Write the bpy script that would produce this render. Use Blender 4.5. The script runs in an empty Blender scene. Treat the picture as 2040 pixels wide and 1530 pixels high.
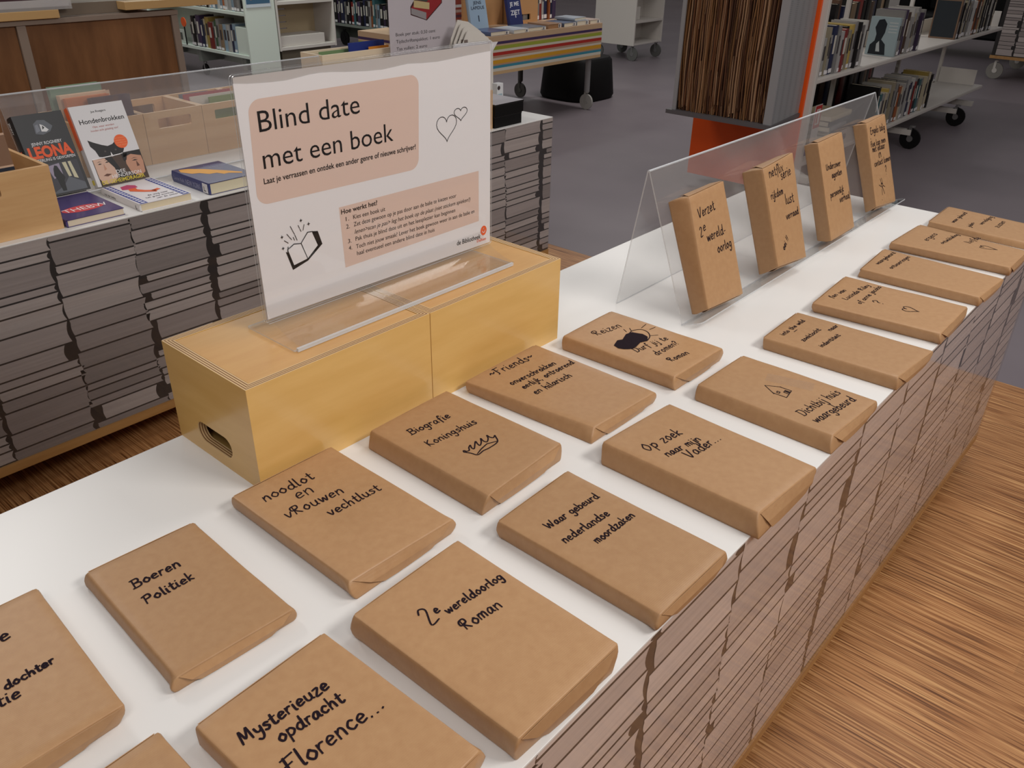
import bpy, bmesh, math, random
from mathutils import Vector, Matrix, noise
from mathutils.geometry import tessellate_polygon

# ------------------------------------------------------------------ camera, world, lamps, exposure
S = bpy.context.scene
COL = S.collection
W = 0.74                       # height of the table tops above the floor
yaw, pitch, roll = 0.7141, 0.5135, 0.0163
f = Vector((math.cos(yaw) * math.cos(pitch), math.sin(yaw) * math.cos(pitch), -math.sin(pitch)))
r0 = f.cross(Vector((0, 0, 1))).normalized()
u0 = r0.cross(f)
cr, sr = math.cos(roll), math.sin(roll)
rx = cr * r0 + sr * u0
ux = -sr * r0 + cr * u0
cam_data = bpy.data.cameras.new('camera')
cam = bpy.data.objects.new('camera', cam_data)
COL.objects.link(cam)
M = Matrix((rx, ux, -f)).transposed().to_4x4()
M.translation = (0, 0, W + 0.75)
cam.matrix_world = M
cam_data.sensor_width = 36
cam_data.lens = 1652.33 / 2040 * 36
cam_data.clip_start = 0.02
S.camera = cam

world = bpy.data.worlds.new('world')
S.world = world
world.use_nodes = True
bg = world.node_tree.nodes['Background']
bg.inputs[0].default_value = (1.0, 0.97, 0.97, 1)
bg.inputs[1].default_value = 0.25


def area(name, loc, target, sx, sy, power, col=(1, 0.965, 0.92)):
    l = bpy.data.lights.new(name, 'AREA')
    l.shape = 'RECTANGLE'
    l.size, l.size_y = sx, sy
    l.energy = power
    l.color = col
    o = bpy.data.objects.new(name, l)
    o.location = loc
    d = Vector(target) - Vector(loc)
    o.rotation_euler = d.to_track_quat('-Z', 'Y').to_euler()
    COL.objects.link(o)
    return o


area('ceiling_lamp_key', (1.75, -1.6, 3.1), (1.2, 0.6, W), 1.3, 0.6, 58)
area('ceiling_lamp_louvre', (3.0, 0.45, 3.1), (2.9, 0.45, W), 0.55, 1.3, 21)
area('ceiling_lamp_near', (-0.6, -0.9, 3.1), (0.3, 0.6, W), 1.3, 0.6, 26)
area('ceiling_lamp_middle', (0.6, 3.9, 3.0), (1.6, 3.2, 0), 1.2, 0.3, 22)
area('ceiling_lamp_back', (6.5, 4.0, 3.0), (6.4, 4.0, 0), 1.5, 0.4, 38)
area('ceiling_lamp_far', (4.2, 7.0, 3.0), (4.3, 7.4, 0), 1.2, 0.4, 60, (0.92, 1.0, 0.94))

S.view_settings.view_transform = 'Standard'
S.view_settings.look = 'None'
S.view_settings.gamma = 1.0
S.view_settings.use_curve_mapping = False
S.view_settings.exposure = 0.0
S.cycles.use_denoising = True
S.cycles.transparent_max_bounces = 32
S.cycles.max_bounces = 8


# ------------------------------------------------------------------ helpers
def link(name, me, parent=None, loc=None):
    o = bpy.data.objects.new(name, me)
    COL.objects.link(o)
    if parent is not None:
        o.parent = parent
    if loc is not None:
        o.location = loc
    return o


def tag(o, label, cat=None, group=None, kind=None):
    o['label'] = label
    if cat:
        o['category'] = cat
    if group:
        o['group'] = group
    if kind:
        o['kind'] = kind
    return o


def thing(name, label, cat, loc=(0, 0, 0), rotz=0.0, group=None):
    o = bpy.data.objects.new(name, None)
    COL.objects.link(o)
    o.location = loc
    o.rotation_euler = (0, 0, rotz)
    o.empty_display_size = 0.05
    return tag(o, label, cat, group)


class MB:
    """collects faces (with a material slot each) for ONE mesh object"""

    def __init__(self):
        self.v, self.f, self.m = [], [], []

    def vert(self, p):
        self.v.append(tuple(p))
        return len(self.v) - 1

    def face(self, pts, m=0):
        self.f.append([self.vert(p) for p in pts])
        self.m.append(m)

    def idx(self, ids, m=0):
        self.f.append(list(ids))
        self.m.append(m)

    def box(self, lo, hi, m=0, skip=''):
        x0, y0, z0 = lo
        x1, y1, z1 = hi
        b = [self.vert(p) for p in ((x0, y0, z0), (x1, y0, z0), (x1, y1, z0), (x0, y1, z0),
                                    (x0, y0, z1), (x1, y0, z1), (x1, y1, z1), (x0, y1, z1))]
        for key, q in (('b', (3, 2, 1, 0)), ('t', (4, 5, 6, 7)), ('f', (0, 1, 5, 4)),
                       ('r', (1, 2, 6, 5)), ('k', (2, 3, 7, 6)), ('l', (3, 0, 4, 7))):
            if key not in skip:
                self.idx([b[i] for i in q], m if not isinstance(m, dict) else m.get(key, m.get('*', 0)))

    def prism(self, poly, fn, d0, d1, m=0, ms=None):
        """poly: 2-D outline; fn(a, b, d) -> 3-D point"""
        A = [self.vert(fn(a, b, d0)) for a, b in poly]
        B = [self.vert(fn(a, b, d1)) for a, b in poly]
        n = len(poly)
        self.idx(A[::-1], m)
        self.idx(B, m)
        for i in range(n):
            j = (i + 1) % n
            self.idx((A[i], A[j], B[j], B[i]), m if ms is None else ms)

    def holed(self, outer, holes, fn, d0, d1, m=0, ms=None):
        """a board with through-holes"""
        loops = [outer] + holes
        tris = tessellate_polygon([[Vector((a, b, 0)) for a, b in lp] for lp in loops])
        flat = [p for lp in loops for p in lp]
        A = [self.vert(fn(a, b, d0)) for a, b in flat]
        B = [self.vert(fn(a, b, d1)) for a, b in flat]
        for t in tris:
            self.idx([A[i] for i in t][::-1], m)
            self.idx([B[i] for i in t], m)
        k = 0
        for lp in loops:
            n = len(lp)
            for i in range(n):
                j = (i + 1) % n
                self.idx((A[k + i], A[k + j], B[k + j], B[k + i]), m if ms is None else ms)
            k += n

    def tube(self, p0, p1, r0, r1=None, n=16, m=0, caps=True):
        r1 = r0 if r1 is None else r1
        p0, p1 = Vector(p0), Vector(p1)
        d = (p1 - p0).normalized()
        a = d.orthogonal().normalized()
        b = d.cross(a)
        A, B = [], []
        for i in range(n):
            t = 2 * math.pi * i / n
            o = a * math.cos(t) + b * math.sin(t)
            A.append(self.vert(p0 + o * r0))
            B.append(self.vert(p1 + o * r1))
        for i in range(n):
            j = (i + 1) % n
            self.idx((A[i], A[j], B[j], B[i]), m)
        if caps:
            self.idx(A[::-1], m)
            self.idx(B, m)

    def build(self, name, mats, parent=None, loc=None, smooth=False, bevel=0.0, normals=True):
        me = bpy.data.meshes.new(name)
        me.from_pydata(self.v, [], self.f)
        for mm in (mats if isinstance(mats, (list, tuple)) else [mats]):
            me.materials.append(mm)
        for p, m in zip(me.polygons, self.m):
            p.material_index = m
        if normals or bevel:
            bm = bmesh.new()
            bm.from_mesh(me)
            if bevel:
                bmesh.ops.remove_doubles(bm, verts=bm.verts, dist=1e-6)
                ed = [e for e in bm.edges if len(e.link_faces) == 2 and e.calc_face_angle(0) > 0.5]
                bmesh.ops.bevel(bm, geom=ed, offset=bevel, segments=2, profile=0.5, affect='EDGES')
            if normals:
                bmesh.ops.recalc_face_normals(bm, faces=bm.faces)
            bm.to_mesh(me)
            bm.free()
        if smooth:
            me.polygons.foreach_set('use_smooth', [True] * len(me.polygons))
            try:
                me.set_sharp_from_angle(angle=math.radians(40))
            except Exception:
                pass
        me.update()
        return link(name, me, parent, loc)


def rrect(x0, x1, y0, y1, r, n=6):
    pts = []
    for cx, cy, a0 in ((x1 - r, y0 + r, -90), (x1 - r, y1 - r, 0), (x0 + r, y1 - r, 90), (x0 + r, y0 + r, 180)):
        for i in range(n + 1):
            a = math.radians(a0 + 90 * i / n)
            pts.append((cx + r * math.cos(a), cy + r * math.sin(a)))
    return pts


# ------------------------------------------------------------------ materials
def mat(name, col, rough=0.5, spec=0.5, coat=0.0, metal=0.0, coat_rough=0.1):
    m = bpy.data.materials.new(name)
    m.use_nodes = True
    b = m.node_tree.nodes['Principled BSDF']
    b.inputs['Base Color'].default_value = (*col, 1)
    b.inputs['Roughness'].default_value = rough
    b.inputs['Specular IOR Level'].default_value = spec
    b.inputs['Metallic'].default_value = metal
    b.inputs['Coat Weight'].default_value = coat
    b.inputs['Coat Roughness'].default_value = coat_rough
    return m


def srgb(r, g, b):
    def c(x):
        x /= 255
        return x / 12.92 if x <= 0.04045 else ((x + 0.055) / 1.055) ** 2.4
    return (c(r), c(g), c(b))


def nd(m, t, **kw):
    n = m.node_tree.nodes.new(t)
    for k, v in kw.items():
        setattr(n, k, v)
    return n


def ln(m, a, b):
    m.node_tree.links.new(a, b)


def grain(m, c0, c1, scale, coord='Object', detail=6, rough=0.6, bump=0.0, stops=None, wave=None):
    """stretched-noise colour between c0 and c1"""
    b = m.node_tree.nodes['Principled BSDF']
    tc = nd(m, 'ShaderNodeTexCoord')
    mp = nd(m, 'ShaderNodeMapping')
    mp.inputs['Scale'].default_value = scale
    ln(m, tc.outputs[coord], mp.inputs[0])
    no = nd(m, 'ShaderNodeTexNoise')
    no.inputs['Scale'].default_value = 1
    no.inputs['Detail'].default_value = detail
    no.inputs['Roughness'].default_value = rough
    ln(m, mp.outputs[0], no.inputs['Vector'])
    cr_ = nd(m, 'ShaderNodeValToRGB')
    e = cr_.color_ramp.elements
    e[0].position, e[1].position = (stops or (0.3, 0.7))
    e[0].color, e[1].color = (*c0, 1), (*c1, 1)
    ln(m, no.outputs[0], cr_.inputs[0])
    ln(m, cr_.outputs[0], b.inputs['Base Color'])
    if bump:
        bp = nd(m, 'ShaderNodeBump')
        bp.inputs['Strength'].default_value = bump
        bp.inputs['Distance'].default_value = 0.001
        ln(m, no.outputs[0], bp.inputs['Height'])
        ln(m, bp.outputs[0], b.inputs['Normal'])
    return cr_, no, mp


def acrylic(name, tint=(0.985, 0.985, 0.985), rough=0.03, haze=0.0, hazecol=(0.8, 0.8, 0.8), gloss=1.0):
    m = bpy.data.materials.new(name)
    m.use_nodes = True
    t = m.node_tree
    t.nodes.clear()
    out = t.nodes.new('ShaderNodeOutputMaterial')
    tr = t.nodes.new('ShaderNodeBsdfTransparent')
    tr.inputs[0].default_value = (*tint, 1)
    gl = t.nodes.new('ShaderNodeBsdfGlossy')
    gl.inputs['Roughness'].default_value = rough
    # Schlick reflectance, the same from both sides of the sheet
    lw = t.nodes.new('ShaderNodeLayerWeight')
    lw.inputs[0].default_value = 0.5
    pw = t.nodes.new('ShaderNodeMath')
    pw.operation = 'POWER'
    pw.inputs[1].default_value = 5.0
    mul = t.nodes.new('ShaderNodeMath')
    mul.operation = 'MULTIPLY_ADD'
    mul.inputs[1].default_value = 0.96 * gloss
    mul.inputs[2].default_value = 0.04 * gloss
    mx = t.nodes.new('ShaderNodeMixShader')
    t.links.new(lw.outputs['Facing'], pw.inputs[0])
    t.links.new(pw.outputs[0], mul.inputs[0])
    t.links.new(mul.outputs[0], mx.inputs[0])
    t.links.new(gl.outputs[0], mx.inputs[2])
    if haze:
        df = t.nodes.new('ShaderNodeBsdfDiffuse')
        df.inputs[0].default_value = (*hazecol, 1)
        mh = t.nodes.new('ShaderNodeMixShader')
        mh.inputs[0].default_value = haze
        t.links.new(tr.outputs[0], mh.inputs[1])
        t.links.new(df.outputs[0], mh.inputs[2])
        t.links.new(mh.outputs[0], mx.inputs[1])
    else:
        t.links.new(tr.outputs[0], mx.inputs[1])
    t.links.new(mx.outputs[0], out.inputs[0])
    return m


def kraft():
    m = mat('kraft_paper', srgb(176, 134, 96), 0.42, 0.35)
    b = m.node_tree.nodes['Principled BSDF']
    tc = nd(m, 'ShaderNodeTexCoord')
    oi = nd(m, 'ShaderNodeObjectInfo')
    # mottled fibre colour
    n1 = nd(m, 'ShaderNodeTexNoise')
    n1.inputs['Scale'].default_value = 90
    n1.inputs['Detail'].default_value = 6
    ln(m, tc.outputs['Object'], n1.inputs['Vector'])
    r1 = nd(m, 'ShaderNodeValToRGB')
    r1.color_ramp.elements[0].position = 0.3
    r1.color_ramp.elements[1].position = 0.75
    r1.color_ramp.elements[0].color = (*srgb(172, 132, 94), 1)
    r1.color_ramp.elements[1].color = (*srgb(179, 140, 101), 1)
    ln(m, n1.outputs[0], r1.inputs[0])
    hs = nd(m, 'ShaderNodeHueSaturation')
    mr = nd(m, 'ShaderNodeMapRange')
    mr.inputs['To Min'].default_value = 0.93
    mr.inputs['To Max'].default_value = 1.06
    ln(m, oi.outputs['Random'], mr.inputs[0])
    ln(m, mr.outputs[0], hs.inputs['Value'])
    ln(m, r1.outputs[0], hs.inputs['Color'])
    ln(m, hs.outputs[0], b.inputs['Base Color'])
    # fine laid ribs and soft wrinkles
    mp = nd(m, 'ShaderNodeMapping')
    mp.inputs['Rotation'].default_value = (0, 0, 0.05)
    ln(m, tc.outputs['Object'], mp.inputs[0])
    wv = nd(m, 'ShaderNodeTexWave', bands_direction='Y')
    wv.inputs['Scale'].default_value = 130
    wv.inputs['Distortion'].default_value = 0.6
    ln(m, mp.outputs[0], wv.inputs['Vector'])
    n2 = nd(m, 'ShaderNodeTexNoise')
    n2.inputs['Scale'].default_value = 22
    n2.inputs['Detail'].default_value = 3
    ln(m, tc.outputs['Object'], n2.inputs['Vector'])
    b1 = nd(m, 'ShaderNodeBump')
    b1.inputs['Strength'].default_value = 0.08
    b1.inputs['Distance'].default_value = 0.0006
    ln(m, wv.outputs[0], b1.inputs['Height'])
    b2 = nd(m, 'ShaderNodeBump')
    b2.inputs['Strength'].default_value = 0.10
    b2.inputs['Distance'].default_value = 0.004
    ln(m, n2.outputs[0], b2.inputs['Height'])
    ln(m, b1.outputs[0], b2.inputs['Normal'])
    ln(m, b2.outputs[0], b.inputs['Normal'])
    return m


KRAFT = kraft()
INK = mat('marker_ink', srgb(32, 20, 28), 0.75, 0.12)
LAMINATE = mat('white_laminate', srgb(228, 226, 224), 0.32, 0.4)
ACRYL = acrylic('clear_acrylic')
ACRYL_EDGE = acrylic('acrylic_edge', (0.9, 0.91, 0.92), 0.1, 0.45, (0.85, 0.87, 0.9))
ACRYL_HAZE = acrylic('hazy_acrylic', (0.97, 0.97, 0.97), 0.06, 0.04, (0.75, 0.73, 0.74))  # clear sheet with a little even pale haze mixed into its colour
TAPE = acrylic('clear_tape', (1, 1, 1), 0.25, 0.0, gloss=1.3)
DARK = mat('dark_print', srgb(22, 15, 14), 0.5)
BLACK = mat('black_plastic', srgb(12, 11, 12), 0.6, 0.2)
STEEL = mat('steel', srgb(150, 150, 150), 0.35, metal=0.8)
GREYW = mat('grey_wheel', srgb(120, 120, 118), 0.5)
WHITEP = mat('white_paint', srgb(196, 190, 184), 0.4)
WHITEG = mat('pale_green_white_paint', srgb(205, 214, 205), 0.4)
PAPER = mat('white_paper', srgb(220, 217, 219), 0.6, 0.3)
PAGES = mat('page_block', srgb(222, 212, 192), 0.8, 0.2)
PINK = mat('pink_print', srgb(210, 185, 173), 0.6, 0.3)
TEXTK = mat('black_print', srgb(24, 22, 24), 0.6, 0.2)
ORANGE = mat('orange_print', srgb(226, 92, 40), 0.5)

PLY = mat('birch_plywood', srgb(214, 170, 104), 0.3, 0.5, coat=0.25, coat_rough=0.12)
grain(PLY, srgb(208, 164, 92), srgb(226, 186, 118), (3, 3, 22), detail=7, stops=(0.25, 0.8))
PLYT = mat('birch_plywood_top', srgb(200, 160, 104), 0.3, 0.5, coat=0.25, coat_rough=0.12)
grain(PLYT, srgb(200, 148, 86), srgb(214, 168, 104), (4, 26, 4), detail=7, stops=(0.25, 0.8))
PLY_L = mat('ply_layer_light', srgb(216, 184, 136), 0.5)
PLY_D = mat('ply_layer_dark', srgb(134, 92, 56), 0.6)
CRATE = mat('beech_crate', srgb(206, 162, 112), 0.4, 0.4)
grain(CRATE, srgb(196, 152, 104), srgb(212, 172, 124), (3, 3, 30), detail=5)
TRIM = mat('plinth_wood', srgb(168, 124, 72), 0.45)
grain(TRIM, srgb(156, 112, 62), srgb(178, 134, 82), (4, 30, 30), detail=5)

# ------------------------------------------------------------------ handwriting: strokes per letter, x-height = 1
GLY = {
 'a': (.92, '.74,.82 .42,1 .1,.55 .2,.05 .55,.2 .74,.95 .74,.2 .92,.05'),
 'b': (.85, '.12,1.85 .1,.05|.1,.55 .42,.98 .76,.55 .5,.02 .1,.1'),
 'c': (.75, '.68,.82 .38,1 .08,.5 .36,0 .72,.18'),
 'd': (.95, '.72,.75 .4,.98 .08,.48 .34,0 .7,.35 .8,1.85|.78,1.3 .76,.2 .94,.04'),
 'e': (.8, '.12,.48 .68,.62 .44,1 .1,.6 .22,.05 .74,.18'),
 'f': (.66, '.74,1.6 .54,1.85 .34,1.3 .3,-.5|.05,.92 .66,1'),
 'g': (.88, '.72,.85 .36,1 .08,.58 .32,.1 .68,.4 .74,.95|.74,.9 .7,-.4 .4,-.8 .08,-.5'),
 'h': (.85, '.12,1.85 .1,0|.1,.5 .42,1 .66,.8 .7,.02'),
 'i': (.36, '.14,1 .14,.1 .3,.02|.16,1.42 .2,1.48'),
 'j': (.42, '.3,1 .28,-.5 .06,-.8 -.15,-.55|.32,1.42 .36,1.48'),
 'k': (.78, '.12,1.85 .1,0|.64,1 .14,.48 .7,.02'),
 'l': (.36, '.16,1.85 .13,.15 .32,.03'),
 'm': (1.14, '.1,1 .1,0|.1,.6 .34,1 .52,.78 .53,.02|.53,.6 .78,1 .98,.78 1,.02'),
 'n': (.84, '.1,1 .1,0|.1,.6 .42,1 .67,.78 .7,.02'),
 'o': (.84, '.42,1 .08,.5 .4,0 .76,.5 .42,1 .56,.96'),
 'p': (.85, '.1,1 .08,-.8|.1,.75 .45,1 .76,.52 .45,.02 .1,.15'),
 'q': (.88, '.72,.85 .36,1 .08,.5 .36,.02 .7,.4|.74,1 .72,-.85'),
 'r': (.62, '.1,1 .1,0|.1,.55 .32,.95 .6,.92'),
 's': (.66, '.6,.86 .34,1 .14,.76 .56,.34 .34,0 .04,.12'),
 't': (.66, '.32,1.55 .28,.2 .46,0 .66,.12|.02,1 .62,1.08'),
 'u': (.88, '.1,1 .1,.3 .36,0 .66,.3 .7,1|.7,.9 .7,.2 .88,.03'),
 'v': (.76, '.05,1 .35,.02 .72,1'),
 'w': (1.1, '.05,1 .28,.02 .54,.85 .78,.02 1.06,1'),
 'x': (.74, '.06,1 .68,0|.68,1 .04,0'),
 'y': (.8, '.1,1 .18,.45 .42,.3 .68,.5|.74,1 .62,-.35 .3,-.8 .02,-.55'),
 'z': (.74, '.08,1 .66,1 .06,0 .72,.02'),
 'B': (1.05, '.14,1.75 .1,0|-.06,1.62 .7,1.68 .74,1.1 .16,.92|.16,.92 .9,.78 .82,.1 -.12,-.02'),
 'D': (1.1, '.14,1.75 .1,0|-.05,1.68 .8,1.6 .95,.8 .6,.05 -.02,0'),
 'E': (.95, '.8,1.7 .14,1.65 .1,0 .85,.05|.12,.9 .65,.95'),
 'F': (.95, '.2,1.75 .14,.1 -.05,-.1|-.05,1.6 .95,1.75|.0,.9 .62,.98'),
 'H': (1.1, '.1,1.75 .1,0|.8,1.75 .82,0|.1,.9 .82,.92'),
 'K': (1.0, '.12,1.75 .1,0|.8,1.75 .14,.85 .86,.02'),
 'L': (.85, '.12,1.75 .1,.05 .75,.05'),
 'M': (1.35, '.06,0 .2,1.6 .3,1.65 .58,.5 .95,1.7 1.05,1.65 1.15,.05'),
 'N': (1.1, '.1,0 .12,1.7 .8,.05 .84,1.7'),
 'O': (1.15, '.55,1.72 .1,.9 .5,0 .98,.8 .6,1.7 .5,1.72'),
 'P': (1.0, '.16,1.7 .1,-.05|-.1,1.55 .75,1.7 .8,1.05 .14,.85'),
 'R': (1.15, '.3,1.6 .26,.05|.62,.95 .0,.95 .1,1.6 .75,1.7 .8,1.1 .3,.9 .95,.02'),
 'U': (1.05, '.1,1.7 .1,.4 .4,0 .76,.35 .8,1.7|.8,1 .82,.05'),
 'V': (1.05, '.02,1.7 .4,.02 .95,1.75'),
 'W': (1.5, '.02,1.7 .34,.02 .68,1.3 .98,.02 1.42,1.75'),
 '2': (.9, '.08,1.3 .35,1.7 .66,1.3 .1,.05 .8,.08'),
 '.': (.4, '.12,.02 .17,.06'),
 ',': (.4, '.16,.06 .06,-.3'),
 '-': (.6, '.1,.5 .48,.52'),
 '~': (1.0, '.05,.6 .3,.95 .55,.6 .95,.95'),
 '?': (.8, '.08,1.4 .4,1.75 .64,1.3 .3,.8 .32,.5|.32,.06 .36,.1'),
 '!': (.4, '.2,1.8 .14,.5|.12,.05 .15,.1'),
 ' ': (.62, ''),
}


def smooth_path(pts, sub=5):
    if len(pts) < 3:
        return [Vector(p) for p in pts]
    P = [Vector(pts[0])] + [Vector(p) for p in pts] + [Vector(pts[-1])]
    out = []
    for i in range(1, len(P) - 2):
        p0, p1, p2, p3 = P[i - 1], P[i], P[i + 1], P[i + 2]
        for k in range(sub):
            t = k / sub
            out.append(0.5 * ((2 * p1) + (p2 - p0) * t + (2 * p0 - 5 * p1 + 4 * p2 - p3) * t * t
                              + (3 * p1 - p0 - 3 * p2 + p3) * t ** 3))
    out.append(P[-2])
    return out


def hand_strokes(text, rng):
    """-> (list of polylines in x-height units, total width)"""
    x, res = 0.0, []
    for ch in text:
        wd, spec = GLY[ch]
        dy = rng.uniform(-.05, .07)
        sl = 0.04
        for st in spec.split('|'):
            if not st:
                continue
            pts = []
            for q in st.split():
                a, b = q.split(',')
                a, b = float(a), float(b)
                pts.append((x + a + sl * b + rng.uniform(-.03, .03), b + dy + rng.uniform(-.03, .03)))
            res.append(smooth_path(pts))
        x += wd + 0.16
    return res, x


def ribbon(mb, path, width, hfun, m=0):
    """flat marker stroke following a height function"""
    n = len(path)
    if n < 2:
        return
    pts = [Vector(p) for p in path]
    d0 = (pts[1] - pts[0])
    d1 = (pts[-1] - pts[-2])
    if d0.length < 1e-9 or d1.length < 1e-9:
        return
    pts[0] = pts[0] - d0.normalized() * width * .3
    pts[-1] = pts[-1] + d1.normalized() * width * .3
    L, R = [], []
    for i in range(n):
        t = pts[min(i + 1, n - 1)] - pts[max(i - 1, 0)]
        if t.length < 1e-9:
            t = Vector((1, 0))
        t.normalize()
        nn = Vector((-t.y, t.x)) * width * .5 * (0.75 if i in (0, n - 1) else 1.0)
        a, b = pts[i] + nn, pts[i] - nn
        L.append(mb.vert((a.x, a.y, hfun(a.x, a.y))))
        R.append(mb.vert((b.x, b.y, hfun(b.x, b.y))))
    for i in range(n - 1):
        mb.idx((R[i], R[i + 1], L[i + 1], L[i]), m)


_tcache = {}


def type_mesh(text, bold=0.0, shear=0.0):
    """printed lettering -> (verts 2-D, faces, width); built from the default font"""
    key = (text, bold, shear)
    if key in _tcache:
        return _tcache[key]
    cu = bpy.data.curves.new('t', 'FONT')
    cu.body = text
    cu.offset = bold
    cu.shear = shear
    cu.resolution_u = 3
    o = bpy.data.objects.new('t', cu)
    COL.objects.link(o)
    dg = bpy.context.evaluated_depsgraph_get()
    me = bpy.data.meshes.new_from_object(o.evaluated_get(dg))
    vs = [(v.co.x, v.co.y) for v in me.vertices]
    fs = [list(p.vertices) for p in me.polygons]
    bpy.data.objects.remove(o)
    bpy.data.curves.remove(cu)
    bpy.data.meshes.remove(me)
    x0 = min((v[0] for v in vs), default=0)
    x1 = max((v[0] for v in vs), default=1)
    _tcache[key] = ([(a - x0, b) for a, b in vs], fs, x1 - x0)
    return _tcache[key]


def put_type(mb, text, fn, x, y, length, cap, ang=0.0, bold=0.0, shear=0.0, m=0, center=False):
    """lay printed text: fn(a, b) -> 3-D; length along the baseline, cap = capital height"""
    vs, fs, wd = type_mesh(text, bold, shear)
    sx = length / max(wd, 1e-6)
    sy = cap / 0.69
    ca, sa = math.cos(ang), math.sin(ang)
    off = -length / 2 if center else 0.0
    base = len(mb.v)
    for a, b in vs:
        a, b = a * sx + off, b * sy
        mb.vert(fn(x + a * ca - b * sa, y + a * sa + b * ca))
    for q in fs:
        mb.idx([base + i for i in q], m)


KY = 0.92      # the writing is a little flatter than tall


# ------------------------------------------------------------------ parcels: books wrapped in kraft paper
def bil(q, a, b):
    """q = TL, TR, BR, BL ; a to the right, b upwards"""
    tl, tr, br, bl = [Vector(p) for p in q]
    return (bl * (1 - a) + br * a) * (1 - b) + (tl * (1 - a) + tr * a) * b


def wrapped_book(label, loc, t, top, bot, lines, draws, seed, rot=None, pen=0.0021, tape=None, blob=None, group='wrapped books lying in rows'):
    rng = random.Random(seed)
    root = thing('wrapped_book', label, 'wrapped book', loc, 0, group)
    if rot is not None:
        root.rotation_euler = rot
    w = (Vector(top[1]) - Vector(top[0])).length
    h = (Vector(top[0]) - Vector(top[3])).length
    px, py = rng.uniform(0, 50), rng.uniform(0, 50)

    def puff(x, y):
        n = noise.noise(Vector((x * 14 + px, y * 14 + py, 0.3)))
        return 0.0009 * n + 0.0002 * noise.noise(Vector((x * 40 + py, y * 40 + px, 1.7)))

    rr, re = 0.0030, 0.0022
    al = [0, rr / w * .35, rr / w] + [i / 12 for i in range(1, 12)] + [1 - rr / w, 1 - rr / w * .35, 1]
    bl_ = [0, re / h * .4, re / h] + [i / 18 for i in range(1, 18)] + [1 - re / h, 1 - re / h * .4, 1]
    cl = [0, .12, .3, .5, .7, .88, 1]
    ears = {(0, 0): rng.uniform(.000, .0065), (1, 0): rng.uniform(.000, .0065), (0, 1): rng.uniform(-.001, .005), (1, 1): rng.uniform(-.001, .005)}
    cache = {}
    mb = MB()

    def pos(ia, ib, ic):
        key = (ia, ib, ic)
        if key in cache:
            return cache[key]
        a, b, c = al[ia], bl_[ib], cl[ic]
        p = Vector((a * w, b * h, c * t))
        R = min(rr, t * .35)
        inner = Vector((min(max(p.x, R), w - R), min(max(p.y, R * .7), h - R * .7), min(max(p.z, R * .5), t - R)))
        d = p - inner
        if d.length > 1e-9:
            # rounded edges: pull onto the fillet only where two sides meet
            k = sum(1 for e in d if abs(e) > 1e-9)
            if k >= 2:
                sx, sy, sz = (R, R * .7, R if d.z > 0 else R * .5)
                e = Vector((d.x / sx, d.y / sy, d.z / sz))
                m_ = max(abs(e.x), abs(e.y), abs(e.z))
                e = e / e.length * m_
                p = inner + Vector((e.x * sx, e.y * sy, e.z * sz))
        aa, bb, cc = p.x / w, p.y / h, p.z / t
        q = bil(bot, aa, bb) * (1 - cc) + bil(top, aa, bb) * cc
        z = cc * t
        mid = math.sin(math.pi * min(max(c, 0), 1))
        edge_x = -1 if ia == 0 else (1 if ia == len(al) - 1 else 0)
        edge_y = -1 if ib == 0 else (1 if ib == len(bl_) - 1 else 0)
        n3 = noise.noise(Vector((q.x * 25 + px, q.y * 25 + py, z * 40)))
        if edge_x:
            q = q + Vector((edge_x * mid * (0.0012 + 0.0014 * n3), 0))
        if edge_y:
            q = q + Vector((0, edge_y * mid * (0.0012 + 0.0028 * n3)))
        # folded corners stick out a little
        fx = 1 - min(min(aa, 1 - aa) * w / .014, 1)
        fy = 1 - min(min(bb, 1 - bb) * h / .012, 1)
        if fx > 0 and fy > 0:
            e = ears[(0 if aa < .5 else 1, 0 if bb < .5 else 1)] * fx * fy * mid
            q = q + Vector(((-e if aa < .5 else e), 0))
            z -= abs(e) * .22 * (c > .6)
            z += .0012 * fx * fy * noise.noise(Vector((q.x * 160 + px, q.y * 160 + py, z * 120))) * (c > .2)
        if ic == len(cl) - 1:
            z += puff(q.x, q.y)
        elif c > 0:
            z += puff(q.x, q.y) * c
        cache[key] = mb.vert((q.x, q.y, z))
        return cache[key]

    na, nb, nc = len(al), len(bl_), len(cl)
    for i in range(na - 1):
        for j in range(nb - 1):
            mb.idx((pos(i, j, nc - 1), pos(i + 1, j, nc - 1), pos(i + 1, j + 1, nc - 1), pos(i, j + 1, nc - 1)))
            mb.idx((pos(i, j + 1, 0), pos(i + 1, j + 1, 0), pos(i + 1, j, 0), pos(i, j, 0)))
    for k in range(nc - 1):
        for i in range(na - 1):
            mb.idx((pos(i, 0, k), pos(i + 1, 0, k), pos(i + 1, 0, k + 1), pos(i, 0, k + 1)))
            mb.idx((pos(i + 1, nb - 1, k), pos(i, nb - 1, k), pos(i, nb - 1, k + 1), pos(i + 1, nb - 1, k + 1)))
        for j in range(nb - 1):
            mb.idx((pos(0, j + 1, k), pos(0, j, k), pos(0, j, k + 1), pos(0, j + 1, k + 1)))
            mb.idx((pos(na - 1, j, k), pos(na - 1, j + 1, k), pos(na - 1, j + 1, k + 1), pos(na - 1, j, k + 1)))
    o = mb.build('paper_wrapping', KRAFT, root, smooth=False)
    o.data.polygons.foreach_set('use_smooth', [True] * len(o.data.polygons))

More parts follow.
